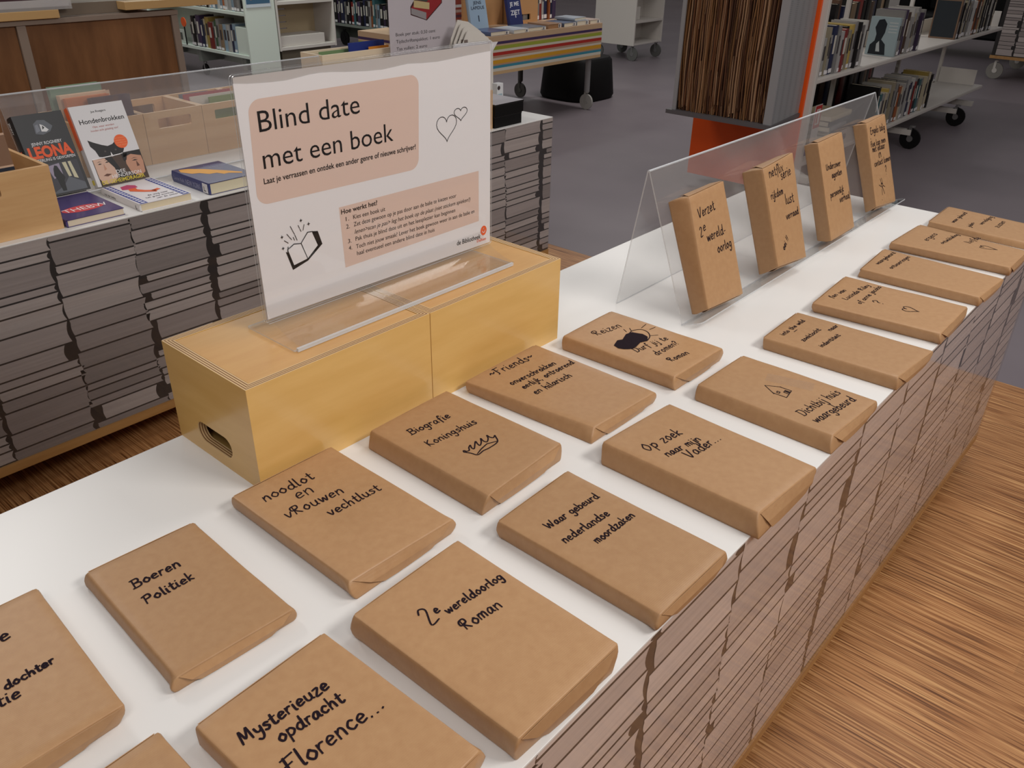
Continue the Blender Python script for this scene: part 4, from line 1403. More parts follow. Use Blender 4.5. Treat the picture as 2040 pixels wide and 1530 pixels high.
put_type(m, 'NEW YORK', lambda a, b: (-CW / 2 - .0036, CH / 2 - .085 - a, .009 + b), 0, 0, .085, .016, 0, 0, m=0)
m.box((-CW / 2 - .0042, -CH / 2 + .006, .004), (-CW / 2 - .0034, -CH / 2 + .034, .032), 1)
put_type(m, 'L.', lambda a, b: (-CW / 2 - .0045, -CH / 2 + .027 - a, .009 + b), 0, 0, .011, .014, 0, .02, m=2)
m.build('spine_print', [flatm((150, 150, 182)), PAPER, TEXTK], COVERS[r.name], normals=False)


def crate(label, x0, x1, y0, y1, h, group='beech crates on the grey table', th=.010, hand=True, m_=None):
    t = thing('wooden_crate', label, 'crate', ((x0 + x1) / 2, (y0 + y1) / 2, W), 0, group)
    a, b, c, d = -(x1 - x0) / 2, (x1 - x0) / 2, -(y1 - y0) / 2, (y1 - y0) / 2
    mm = m_ or CRATE
    hw = min(.06, (b - a) * .34)
    hole = rrect(-hw, hw, h * .67, h * .87, .005, 4)
    for nm, y in (('front_wall', c), ('back_wall', d - th)):
        m = MB()
        m.holed([(a, 0), (b, 0), (b, h), (a, h)], [hole] if hand else [], lambda p, q, k: Vector((p, y + k, q)), 0, th)
        m.build(nm, mm, t, bevel=.0008)
    for x in (a, b - th):
        m = MB()
        m.box((x, c + th + .0002, .0), (x + th, d - th - .0002, h - .0005))
        m.build('side_wall', mm, t)
    m = MB()
    m.box((a + th, c + th, .001), (b - th, d - th, .008))
    m.build('bottom_panel', mm, t)
    return t


crate('beech crate with hand slot at the left front corner of the grey table', .45, .827, 2.322, 2.62, .171)
crate('beech crate full of books behind the white dog book', 1.085, 1.3112, 2.762, 3.02, .166)
crate('empty beech crate with hand slot behind the dark blue feather book', 1.3125, 1.5232, 2.762, 3.02, .166)
crate('beech crate of magazines just left of the sign', 1.5245, 1.7352, 2.762, 3.02, .166)
crate('beech crate mostly hidden behind the sign', 1.7365, 1.9472, 2.762, 3.02, .166)
crate('small beech crate of leaflets at the right side of the sign', 2.2, 2.5295, 2.318, 2.6, .15, hand=False)
crate('tall pale crate of comics above the top edge of the sign', 2.062, 2.45, 2.776, 2.915, .275, m_=mat('pale_crate', srgb(214, 196, 170), .5), th=.008)


def upright(label, x0, x1, y, t, h, lean, cover, z=.009, group='books standing in the beech crates', top=PAGES, name='book'):
    """thin upright book or magazine, cover facing the viewer, inside a crate"""
    r = thing(name, label, 'book' if name == 'book' else name.replace('_', ' '), ((x0 + x1) / 2, y, W + z + h / 2 * math.cos(lean)), 0, group)
    r.rotation_euler = (math.pi / 2 - lean, 0, 0)
    book_parts(r, x1 - x0, h, t, cover, top)
    return r


r = upright('book with a face and dark blue lower cover inside the front left crate', .60, .758, 2.385, .03, .245, .12, flatm((196, 164, 140), .4), group='books standing in the front left crate')
m = MB()
CW, CH, CT = .158, .245, .03
flat_poly(m, [(0, 0), (0, .66), (1, .66), (1, 0)], lambda a, b: cp(a, b), 0)
flat_poly(m, [(.55, .98), (.70, .80), (.66, .68), (1, .68), (1, .98)], lambda a, b: cp(a, b), 1)
flat_poly(m, [(.05, .98), (.3, .98), (.22, .8), (.25, .68), (.05, .68)], lambda a, b: cp(a, b), 2)
put_type(m, 'VERGEET', lambda a, b: cp(a / CW, b / CH, 2), .02 * CW, .52 * CH, .90 * CW, .014, 0, 0, m=3)
m.build('cover_print', [flatm((28, 34, 48), .4), flatm((124, 92, 70)), flatm((120, 96, 76)), flatm((130, 140, 146))], COVERS[r.name], normals=False)
upright('second book behind the face cover in the front left crate', .60, .75, 2.44, .035, .22, .10, flatm((60, 62, 70), .4), group='books standing in the front left crate')
for lb, x0, x1, y, t, h, ln__, c in (
        ('green topped book at the back of the crate behind the dog book', 1.098, 1.262, 2.93, .026, .245, .08, (112, 134, 112)),
        ('cream paperback in the middle of the crate behind the dog book', 1.105, 1.265, 2.885, .028, .225, .08, (206, 170, 140)),
        ('orange striped paperback in the crate behind the dog book', 1.110, 1.25, 2.85, .02, .220, .08, (206, 120, 70)),
        ('maroon book at the front of the crate behind the dog book', 1.170, 1.300, 2.815, .022, .218, .08, (80, 50, 56)),
        ('grey folder lying low in the magazine crate', 1.55, 1.66, 2.95, .012, .165, .10, (110, 108, 116)),
        ('red edged magazine in the magazine crate left of the sign', 1.54, 1.725, 2.90, .008, .172, .10, (170, 60, 66)),
        ('white magazine in the magazine crate left of the sign', 1.545, 1.725, 2.865, .008, .168, .10, (216, 206, 196)),
        ('green magazine in the magazine crate left of the sign', 1.60, 1.722, 2.835, .008, .165, .10, (120, 140, 70)),
        ('green comic in the tall pale crate', 2.13, 2.32, 2.880, .006, .262, .06, (112, 138, 96)),
        ('blue comic in the tall pale crate', 2.25, 2.43, 2.845, .012, .288, .06, (30, 48, 120)),
        ('orange comic in the tall pale crate', 2.33, 2.43, 2.815, .010, .270, .06, (206, 130, 40))):
    upright(lb, x0, x1, y, t, h, ln__, flatm(c, .4))
for i, (lb, x0, y, tilt) in enumerate((('white leaflet sticking out of the leaflet crate, nearest the sign edge', 2.465, 2.362, .33), ('white leaflet leaning farthest right out of the leaflet crate', 2.47, 2.392, .50),
                                       ('grey white leaflet at the back of the leaflet crate', 2.475, 2.43, .50))):
    r = thing('leaflet', lb, 'leaflet', (x0, y, W + .009), 0, 'leaflets in the small crate')
    m = MB()
    m.prism([(-.17, .0), (.041, .0), (.041, .152), (.04 + tilt * .30, .30), (-.17 + tilt * .30, .305), (-.17, .152)], lambda a, b, d: Vector((a, d + b * .06, b)), 0, .0012)
    m.build('sheet', [PAPER, flatm((206, 202, 206)), flatm((192, 188, 190))][i], r)
# folded newspapers
for i in range(4):
    r = thing('newspaper', ('front', 'second', 'third', 'rearmost')[i] + ' folded newspaper standing behind the right edge of the sign', 'newspaper', (2.715, 2.575 + .020 * i, W), .03 * (i - 1.5), 'newspapers standing on the grey table')
    m = MB()
    hgt = .335 + .012 * i
    for k in range(3):
        m.prism([(-.095, 0), (.095, 0), (.097, hgt - .055 - .01 * k), (.02, hgt - .012 * k - .012), (-.045, hgt - .004 * k), (-.095, hgt - .07 - .01 * k)], lambda a, b, d: Vector((a, d + .004 * k + .012 * (b / hgt) ** 3, b)), 0, .0025)
    m.build('folded_sheets', flatm((206, 200, 192), .7), r)
    m = MB()
    for (a0, b0, a1, b1) in ((-.07, .26, -.05, .30), (-.03, .235, .03, .275), (.045, .23, .06, .265)):
        m.face([(a0, -.0012 + .012 * (b0 / hgt) ** 3, b0), (a1, -.0012 + .012 * (b0 / hgt) ** 3, b0), (a1, -.0012 + .012 * (b1 / hgt) ** 3, b1), (a0, -.0012 + .012 * (b1 / hgt) ** 3, b1)])
    m.build('print_block', flatm((110, 96, 90), .7), r, normals=False)
# black boxes, small carton
for z0, x0, x1, y0, y1, hh, lb in ((0, 2.533, 2.698, 2.310, 2.50, .046, 'lower black box at the end of the grey table'), (.0465, 2.531, 2.704, 2.306, 2.50, .046, 'upper black box with pale shiny top beside the sign')):
    r = thing('black_box', lb, 'box', ((x0 + x1) / 2, (y0 + y1) / 2, W + z0), 0, 'black boxes')
    a, b, c, d = -(x1 - x0) / 2, (x1 - x0) / 2, -(y1 - y0) / 2, (y1 - y0) / 2
    m = MB()
    m.box((a, c, 0), (b, d, hh * .86))
    m.build('body', BLACK, r, bevel=.001)
    m = MB()
    m.box((a - .0005, c - .0005, hh * .865), (b + .0005, d + .0005, hh))
    m.build('lid', flatm((14, 13, 14)) if z0 == 0 else [flatm((14, 13, 14))][0], r)
    if z0:
        m = MB()
        m.box((a + .001, c + .001, hh), (b - .001, d - .001, hh + .0012))
        m.build('pale_top', flatm((176, 172, 178), .3), r)
        m = MB()
        m.box((a + .03, d - .09, hh + .0013), (a + .085, d - .03, hh + .0018))
        m.build('grey_label', flatm((120, 118, 124), .5), r)
r = thing('carton', 'small white and blue carton behind the black boxes', 'carton', (2.826, 2.56, W))
m = MB()
m.box((-.02, -.015, 0), (.02, .015, .113))
m.build('body', flatm((206, 206, 208)), r, bevel=.002)
m = MB()
m.box((-.016, -.0158, .02), (.012, -.0152, .07), 0)
m.face([(-.01 + .009 * math.cos(t), -.0158, .095 + .009 * math.sin(t)) for t in [2 * math.pi * i / 14 for i in range(14)]], 1)
m.build('carton_print', [flatm((150, 170, 180)), flatm((60, 50, 50))], r, normals=False)

# price sign in its holder
r = thing('price_sign', 'white price sign with stacked books picture, Boek per stuk 0,50 cent', 'sign', (2.545, 2.72, W))
m = MB()
m.box((-.187, -.0005, .05), (.187, .0005, .60))
m.build('printed_paper', flatm((196, 188, 194), .6), r)
m = MB()
m.box((-.192, -.0045, .03), (.192, -.002, .605))
m.box((-.192, .002, .03), (.192, .0045, .605))
m.box((-.192, -.045, .0005), (.192, .045, .0035))
m.box((-.192, -.0045, .0036), (.192, .0045, .0299))
m.build('holder', ACRYL, r)
m = MB()
pfn = lambda a, b: (a, -.0008, b)
for s, v, u1 in (('Boek per stuk: 0,50 cent', .322, .22), ('Tijdschriftenpakket: 1 euro', .2955, .245), ('Tas vullen: 2 euro', .268, .17)):
    put_type(m, s, pfn, -.155, v, u1, .0125, .0, 0, m=0)
C3 = [(.36, (150, 30, 36)), (.44, (196, 176, 128)), (.50, (60, 70, 60))]
flat_poly(m, [(-.070, .426), (-.0700, .396), (.018, .370), (.108, .432), (.108, .475), (.018, .45), (-.03, .47)], lambda a, b: (a, -.0007, b), 5)
flat_poly(m, [(-.066, .4216), (-.0668, .3993), (.0155, .3734), (.0168, .3999)], pfn, 4)
flat_poly(m, [(.0168, .3999), (.0155, .3734), (.104, .434), (.104, .470)], pfn, 1)
flat_poly(m, [(-.066, .4216), (.0168, .3999), (.104, .470), (.02, .49)], lambda a, b: (a, -.00075, b), 1)
flat_poly(m, [(-.052, .4235), (.034, .411), (.036, .436), (-.050, .4495)], lambda a, b: (a, -.0010, b), 2)
flat_poly(m, [(-.058, .452), (.02, .440), (.09, .49), (.09, .56), (-.058, .56)], lambda a, b: (a, -.0011, b), 3)
m.build('printed_text', [TEXTK, flatm((150, 30, 36)), flatm((196, 176, 128)), flatm((60, 66, 60)), flatm((150, 144, 146)), flatm((60, 20, 24))], r, normals=False)


# ------------------------------------------------------------------ books on shelves
PAL = [('white', (206, 202, 198)), ('cream', (202, 186, 152)), ('grey', (136, 132, 130)), ('dark blue', (38, 46, 88)), ('black', (26, 24, 26)), ('red', (168, 44, 38)), ('brown', (104, 70, 52)),
       ('yellow', (206, 172, 72)), ('pale blue', (140, 168, 190)), ('orange', (206, 104, 44)), ('teal', (60, 110, 118)), ('purple', (74, 54, 92)), ('tan', (176, 142, 104)), ('light grey', (170, 166, 164)),
       ('green', (66, 104, 66))]
ORD = ['first', 'second', 'third', 'fourth', 'fifth', 'sixth', 'seventh', 'eighth', 'ninth', 'tenth', 'eleventh', 'twelfth', 'thirteenth', 'fourteenth', 'fifteenth', 'sixteenth', 'seventeenth', 'eighteenth', 'nineteenth', 'twentieth',
       'twenty-first', 'twenty-second', 'twenty-third', 'twenty-fourth', 'twenty-fifth', 'twenty-sixth', 'twenty-seventh', 'twenty-eighth']


def spine_mesh(t, h, d, rng, deco):
    """upright book, spine at y = 0 facing -y, thickness along x (0..t), height z"""
    m = MB()
    n = 4
    pr = [(t * i / n, -.003 * math.sin(math.pi * i / n)) for i in range(n + 1)]
    for i in range(n):
        (a, ya), (b, yb) = pr[i], pr[i + 1]
        m.face([(a, ya, 0), (b, yb, 0), (b, yb, h), (a, ya, h)], 0)
    th = min(.0022, t * .2)
    m.box((0, .0001, 0), (th, d, h), 0)
    m.box((t - th, .0001, 0), (t, d, h), 0)
    m.box((th, .004, .003), (t - th, d - .004, h - .003), 1)
    if deco:
        k = rng.random()
        yy = -.0036
        m.face([(t * .25, yy, h * .42), (t * .75, yy, h * .42), (t * .75, yy, h * .8), (t * .25, yy, h * .8)], 2)
        if k < .6:
            m.face([(t * .08, yy, h * .03), (t * .92, yy, h * .03), (t * .92, yy, h * .12), (t * .08, yy, h * .12)], 3)
    return m


SPTXT = [flatm((60, 54, 56)), flatm((196, 190, 180))]


def book_row(where, x, y, z, xend, seed, along='x', hr=(.19, .235), tr=(.012, .034), depth=.15, cols=None, group=None, deco=True):
    """upright books side by side; along 'x': spines face -y ; along 'y': spines face -x and the row runs towards +y"""
    rng = random.Random(seed)
    k = 0
    while True:
        t = rng.uniform(*tr)
        if x + t > xend or k >= len(ORD):
            break
        h = rng.uniform(*hr)
        nm, c = rng.choice(PAL) if cols is None else PAL[cols[k % len(cols)]]
        jf = rng.uniform(.66, .92)
        lm = sum(c) / 3
        jit = tuple(max(0, min(255, int((lm + (v - lm) * .8) * jf))) for v in c)
        lum = sum(c) / 3
        m = spine_mesh(t, h, depth * rng.uniform(.85, 1.0), rng, deco)
        mats = [flatm(jit, .4), PAGES, SPTXT[0] if lum > 110 else SPTXT[1], PAPER]
        o = m.build('book', mats)
        dy = rng.uniform(0, .02)
        if along == 'x':
            o.location = (x, y + dy, W + z)
        else:
            o.location = (y + dy, x + t, W + z)
            o.rotation_euler = (0, 0, -math.pi / 2)
        tag(o, f'{nm} spine book, {ORD[k]} from the left {where}' if along == 'x' else f'{nm} spine book, {ORD[k]} from the right {where}', 'book', group or f'books {where}')
        x += t + rng.uniform(.0005, .0015)
        k += 1


# ------------------------------------------------------------------ white mobile bookcase with an orange end
bc = thing('mobile_bookcase', 'white mobile bookcase with orange end panel, right of the brown leaflet tower', 'bookcase', (6.7, 2.31, 0))
X0, Y0 = 6.7, 2.31


def bpart(name, boxes, m_, bevel=.002):
    m = MB()
    for lo, hi in boxes:
        m.box((lo[0] - X0, lo[1] - Y0, lo[2] + W), (hi[0] - X0, hi[1] - Y0, hi[2] + W))
    return m.build(name, m_, bc, bevel=bevel)


ORP = mat('orange_panel', srgb(226, 84, 20), .35, .4)
bpart('orange_end_panel', [((4.735, 1.962, -.665), (4.753, 2.648, .75))], ORP)
bpart('end_frame', [((4.7535, 1.928, -.665), (4.785, 2.66, .75))], WHITEP)
for z, xe, nm in ((-.055, 8.68, 'shelf'), (-.52, 8.54, 'shelf')):
    bpart(nm, [((4.786, 1.95, z), (xe, 2.30, z + .028)), ((4.786, 1.945, z + .004), (xe, 1.95, z + .024))], WHITEP)
    bpart(nm, [((4.786, 2.33, z), (xe, 2.66, z + .028))], WHITEP)
for x in (6.02, 7.3, 8.45):
    bpart('upright_post', [((x, 2.302, -.62), (x + .03, 2.328, .75))], WHITEP)
for x, z0 in ((6.02, -.49), (7.3, -.49), (6.02, -.026), (7.3, -.026), (8.40, -.026)):
    bpart('shelf_back_lip', [((x - .9 if x > 6.1 else 4.8, 2.292, z0 + .002), (x - .02, 2.300, z0 + .10))], WHITEP, .001)
bpart('shelf_bracket', [((8.41, 1.99, -.488), (8.418, 2.29, -.36))], WHITEP)
bpart('shelf_bracket', [((8.60, 1.97, -.024), (8.608, 2.29, .10))], WHITEP)
for x in (4.95, 6.75, 7.86, 8.3):
    bpart('foot', [((x - .025, 1.93, -.64), (x + .025, 2.68, -.60))], WHITEP)
for x in (6.75, 7.86):
    caster(bc, (x - X0, 1.93 - Y0, .0), r=.075, wheel=BLACK, fork=STEEL)
    caster(bc, (x - X0, 2.60 - Y0, .0), r=.075, wheel=BLACK, fork=STEEL)
book_row('on the upper shelf beside the orange panel', 4.80, 1.965, -.026, 5.55, 21, hr=(.20, .27), tr=(.022, .055), cols=[0, 8, 13, 0, 1, 0, 3, 13, 13, 5, 4, 1, 7, 13, 4, 1, 2], depth=.17)
book_row('of the middle upper shelf group', 6.10, 1.965, -.026, 6.60, 22, hr=(.22, .28), tr=(.022, .05), cols=[0, 13, 11, 13, 6, 13, 0, 1], depth=.19)
book_row('of the far upper shelf group', 7.40, 1.965, -.026, 8.40, 23, hr=(.24, .30), tr=(.02, .05), cols=[13, 4, 1, 4, 0, 4, 1, 13, 8, 0, 13, 9, 6, 9, 7, 1, 4, 0], depth=.19)
book_row('on the lower bookcase shelf', 5.98, 1.965, -.491, 7.15, 24, hr=(.22, .29), tr=(.022, .05), cols=[4, 10, 13, 1, 7, 13, 1, 4, 13, 6, 9, 1, 0, 13, 0, 4, 3, 0, 5, 13], depth=.2)
# the backs of the books on the other side
for seed, x, z, xe, wh in ((31, 4.85, -.026, 6.0, 'on the back upper shelf, left part'), (32, 6.2, -.026, 7.2, 'on the back upper shelf, middle part'),
                           (33, 5.0, -.491, 6.0, 'on the back lower shelf, left part'), (34, 6.1, -.491, 7.3, 'on the back lower shelf, right part')):
    book_row(wh, x, 2.45, z, xe, seed, hr=(.26, .34), tr=(.05, .09), cols=[4, 6, 3, 4, 12, 4, 5, 4], depth=.16, deco=False)
# the first books of two groups show their left covers
for nm, x, z, wd, hh, cov, txt in (('book with a dark portrait on its pale cover, first of the middle upper shelf group', 6.062, -.026, .030, .235, (150, 166, 170), 1),
                                   ('black covered book with a tan rim, first of the far upper shelf group', 7.362, -.026, .030, .29, (112, 88, 70), 0)):
    r = thing('book', nm, 'book', (x, 2.06, W + z))
    m = spine_mesh(wd, hh, .19, random.Random(2), True)
    m.v = [(a_, b_ - .095, c_) for a_, b_, c_ in m.v]
    COVERS[r.name] = m.build('cover', [flatm(cov, .4), PAGES, SPTXT[0], flatm((206, 190, 96))], r)
    m = MB()
    lp = lambda u, v: (-.0006, .095 - u * .19, v * hh)
    if txt:
        flat_poly(m, [(.10, .02), (.12, .26), (.26, .38), (.28, .55), (.2, .72), (.28, .92), (.46, .95), (.58, .83), (.56, .6), (.48, .42), (.64, .3), (.70, .02)], lp, 0)
        flat_poly(m, [(.36, .1), (.34, .3), (.42, .38), (.5, .1)], lambda u, v: (-.0010, .095 - u * .19, v * hh), 1)
        for k in range(4):
            m.face([lp(.66, .85 - .08 * k), lp(.95, .85 - .08 * k), lp(.95, .88 - .08 * k), lp(.66, .88 - .08 * k)], 1)
    else:
        m.face([lp(.05, .04), lp(.95, .04), lp(.95, .92), lp(.05, .92)], 0)
    m.build('cover_print', [flatm((28, 34, 40)), flatm((180, 186, 186))], COVERS[r.name], normals=False)
for i in range(6):
    nm, c = PAL[[3, 13, 4, 2, 4, 1][i]]
    r = thing('book', f'{nm} book lying flat, {ORD[i]} from the bottom of the lower shelf pile', 'book', (5.45 + .015 * (i % 3), 2.12, W - .4915 + i * .0302), .03 * (i % 4) + math.pi / 2, 'pile of books lying on the lower bookcase shelf')
    book_parts(r, .22, .34, .029, flatm(c, .4))
r = thing('book', 'dark purple book lying flat beside the orange panel on the lower shelf', 'book', (5.02, 2.12, W - .491), math.pi / 2, 'pile of books lying on the lower bookcase shelf')
book_parts(r, .24, .26, .03, flatm((60, 54, 104), .4))
o = tag(MB().build('x', WHITEP), 'x') if False else None
r = thing('shelf_label', 'red and white shelf marker standing on the lower bookcase shelf', 'label', (5.22, 2.06, W - .491))
m = MB()
m.box((-.05, 0, 0), (.05, .004, .26))
m.build('card', flatm((196, 188, 184)), r)
m = MB()
m.box((-.046, -.001, .12), (.046, -.0002, .255), 0)
m.face([(-.03, -.0012, .14), (.03, -.0012, .14), (.03, -.0012, .235), (-.03, -.0012, .235)], 1)
m.box((-.02, -.0020, .15), (.0, -.0014, .225), 0)
m.build('red_emblem', [flatm((178, 40, 40)), flatm((206, 196, 190))], r, normals=False)
r = thing('magazine_file', 'brown magazine file beside the red marker on the lower shelf', 'file box', (5.07, 2.22, W - .46))
m = MB()
m.box((-.12, -.005, 0), (.14, .06, .27))
m.build('body', flatm((92, 74, 62)), r, bevel=.002)

# ------------------------------------------------------------------ brown leaflet tower hung on the orange end
tw = thing('leaflet_tower', 'grey metal tower packed with brown paper edges on the orange panel', 'leaflet rack', (4.5, 2.25, W))
GREYM = mat('grey_metal', srgb(138, 136, 138), .4, .5)
PERF = mat('perforated_grey_metal', srgb(134, 134, 136), .42, .5)
bb = PERF.node_tree.nodes['Principled BSDF']
tc2 = nd(PERF, 'ShaderNodeTexCoord')
vo = nd(PERF, 'ShaderNodeTexVoronoi')
vo.inputs['Scale'].default_value = 110
vo.inputs['Randomness'].default_value = 0.0
ln(PERF, tc2.outputs['Object'], vo.inputs['Vector'])
crp = nd(PERF, 'ShaderNodeValToRGB')
crp.color_ramp.elements[0].position, crp.color_ramp.elements[1].position = .22, .30
crp.color_ramp.elements[0].color = (*srgb(86, 86, 88), 1)
crp.color_ramp.elements[1].color = (*srgb(136, 136, 138), 1)
ln(PERF, vo.outputs['Distance'], crp.inputs[0])
ln(PERF, crp.outputs[0], bb.inputs['Base Color'])
ya, yb2 = -.30, .30
m = MB()
m.prism([(-.215, ya - .022), (.232, ya + .022), (.232, yb2 + .03), (-.215, yb2 + .03)], lambda a, b, d: Vector((a, b, d)), -.222, -.200)
m.build('base_plate', flatm((86, 82, 84), .4), tw)
m = MB()
m.prism([(-.19, ya - .010), (.231, ya + .032), (.231, ya + .040), (-.19, ya - .002)], lambda a, b, d: Vector((a, b, d)), -.1995, .70)
m.build('side_panel', PERF, tw)
m = MB()
m.box((-.19, yb2 - .010, -.1995), (.231, yb2 - .002, .70))
m.build('side_panel', PERF, tw)
m = MB()
m.box((-.20, ya - .010, -.1995), (-.1905, ya + .035, .70))
m.build('corner_frame', GREYM, tw)
m = MB()
m.box((-.20, yb2 - .022, -.1995), (-.1905, yb2, .70))
m.build('corner_frame', GREYM, tw)
rg = random.Random(9)
browns = [flatm(c, .6) for c in ((134, 94, 62), (112, 72, 46), (150, 112, 80), (92, 58, 38), (128, 90, 56), (164, 128, 98), (72, 44, 30))]
m = MB()
m.box((-.165, ya + .004, -.1995), (-.10, yb2 - .011, .70), 6)
y = ya + .02
y = ya + .03
while y < yb2 - .026:
    t = rg.uniform(.0010, .0034)
    lean = rg.uniform(-.006, .022)
    dx = rg.uniform(-.022, 0)
    zt = rg.uniform(.55, .69)
    zb_ = -.199 if rg.random() < .6 else -.199 + rg.uniform(.0, .06)
    k = rg.randrange(7)
    seg = 5
    for s in range(seg):
        u0_, u1_ = s / seg, (s + 1) / seg
        z0_, z1_ = zb_ + (zt - zb_) * u0_, zb_ + (zt - zb_) * u1_
        w0 = lean * math.sin(u0_ * 3) + .004 * math.sin(u0_ * 9 + k)
        w1 = lean * math.sin(u1_ * 3) + .004 * math.sin(u1_ * 9 + k)
        m.face([(-.168 + dx, y + w0, z0_), (-.168 + dx, y + t + w0, z0_), (-.168 + dx, y + t + w1, z1_), (-.168 + dx, y + w1, z1_)], k)
        m.face([(-.168 + dx, y + w0, z0_), (-.168 + dx, y + w1, z1_), (-.12, y + w1, z1_), (-.12, y + w0, z0_)], k)
        m.face([(-.168 + dx, y + t + w0, z0_), (-.12, y + t + w0, z0_), (-.12, y + t + w1, z1_), (-.168 + dx, y + t + w1, z1_)], k)
    y += t + rg.uniform(.0, .003)
o = m.build('paper_edges', browns, tw, normals=False)
o['kind'] = 'stuff'

# ------------------------------------------------------------------ striped trolley table
tt = thing('striped_trolley', 'low wooden trolley with rainbow stripes on its side, books on top', 'trolley', (5.32, 4.92, 0))
TX, TY = 5.32, 4.92
xa, xb, yc, yd = 4.38 - TX, 6.262 - TX, 4.475 - TY, 5.42 - TY
STR = [(188, 158, 128), (64, 44, 84), (188, 158, 128), (150, 158, 56), (204, 194, 180), (170, 44, 34), (176, 140, 120), (204, 194, 180), (206, 150, 38), (178, 140, 112), (60, 132, 154), (206, 200, 186), (196, 164, 124)]
SH = [.040, .020, .012, .026, .018, .024, .016, .016, .028, .012, .020, .022, .024]
m = MB()
z = W - .03
sc = .272 / sum(SH)
for i, (c, hgt) in enumerate(zip(STR, SH)):
    z1_ = z - hgt * sc
    m.box((xa, yc, z1_), (xb, yd, z), i, skip='' if i in (0, len(SH) - 1) else 'tb')
    z = z1_
m.build('striped_body', [flatm(c, .5) for c in STR], tt, normals=False)
for x in (xa + .1, xb - .075):
    for y in (yc + .07, yd - .1):
        m = MB()
        m.tube((x, y, .15), (x, y, W - .303), .024, n=14)
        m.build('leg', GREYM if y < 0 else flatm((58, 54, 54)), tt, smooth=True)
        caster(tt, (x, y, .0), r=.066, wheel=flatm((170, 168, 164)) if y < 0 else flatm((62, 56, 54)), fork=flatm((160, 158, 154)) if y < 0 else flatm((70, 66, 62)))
bx = [(4.98, .21, 4.60, .028, (70, 84, 120)), (5.21, .19, 4.59, .026, (180, 184, 190)), (5.42, .21, 4.60, .026, (90, 104, 120)), (5.64, .17, 4.60, .034, (150, 118, 92)), (5.83, .17, 4.60, .03, (84, 92, 112)), (6.01, .16, 4.60, .034, (140, 148, 160)), (6.18, .14, 4.60, .03, (170, 150, 140))]
for i, (x, w__, y, t, c) in enumerate(bx):
    r = thing('book', f'plastic covered book lying flat on the striped trolley, {ORD[i]} from the left', 'book', (x, y, W - .0295), .04 * math.sin(i * 2), 'books lying along the edge of the striped trolley')
    book_parts(r, w__, .22, t, flatm(c, .3), PAGES if i != 3 else flatm((160, 120, 84)))
    m = MB()
    m.box((w__ / 2 - .045, -.1125, .003), (w__ / 2 - .012, -.1105, t - .003), 0)
    m.box((w__ / 2 - .038, -.1135, .006), (w__ / 2 - .028, -.1126, t - .006), 1)
    m.build('shelf_sticker', [PAPER, TEXTK], r)
r = thing('book', 'plastic covered book stacked on another at the right end of the striped trolley', 'book', (6.0, 4.62, W + .0052), .08, 'books lying along the edge of the striped trolley')
book_parts(r, .17, .2, .02, flatm((150, 156, 166), .3))


def face_book(label, x, y, w__, h, col, lines, ycol, lean=.2, yaw_=0.0):
    r = thing('book', label, 'book', (x, y, W - .027 + h / 2 * math.cos(lean)))
    r.rotation_euler = (math.pi / 2 - lean, 0, yaw_)
    book_parts(r, w__, h, .028, flatm(col, .3))
    global CW, CH, CT
    CW, CH, CT = w__, h, .028
    m = MB()
    for s, u, v, L, cap in lines:
        put_type(m, s, lambda a, b: cp(a / CW, b / CH), u * CW, v * CH, L * CW, cap, 0, .02, m=0)
    m.face([cp(.46, .18), cp(.52, .18), cp(.52, .30), cp(.46, .30)], 0)
    m.build('cover_print', flatm(ycol), COVERS[r.name], normals=False)
    return r


face_book('pale blue book standing face-out on the striped trolley', 5.03, 4.80, .19, .36, (150, 172, 194), [('JENS', .26, .52, .48, .022), ('LAPIDUS', .12, .42, .76, .022)], (46, 54, 70))
face_book('dark blue book with white letters standing face-out on the striped trolley', 5.45, 4.80, .19, .36, (40, 48, 96), [('ALS', .12, .60, .74, .040), ('JE ME', .14, .42, .72, .030), ('ZIET', .14, .24, .72, .034)], (206, 206, 214), yaw_=.15)
r = thing('book', 'red and blue striped book standing left of the pale blue cover on the trolley', 'book', (4.87, 4.86, W - .0295))
m = spine_mesh(.075, .30, .16, random.Random(3), False)
COVERS[r.name] = m.build('cover', [flatm((148, 64, 50)), PAGES], r)
m = MB()
for k, c in enumerate(((0, 1, 2, 1, 3))):
    m.face([(.002, -.0045, .03 + k * .035), (.073, -.0045, .03 + k * .035), (.073, -.0045, .05 + k * .035), (.002, -.0045, .05 + k * .035)], c)
m.build('spine_print', [flatm((60, 60, 90)), flatm((180, 150, 140)), flatm((90, 50, 60)), flatm((200, 196, 196))], COVERS[r.name], normals=False)
KB = mat('cardboard_box', srgb(186, 140, 94), .6)
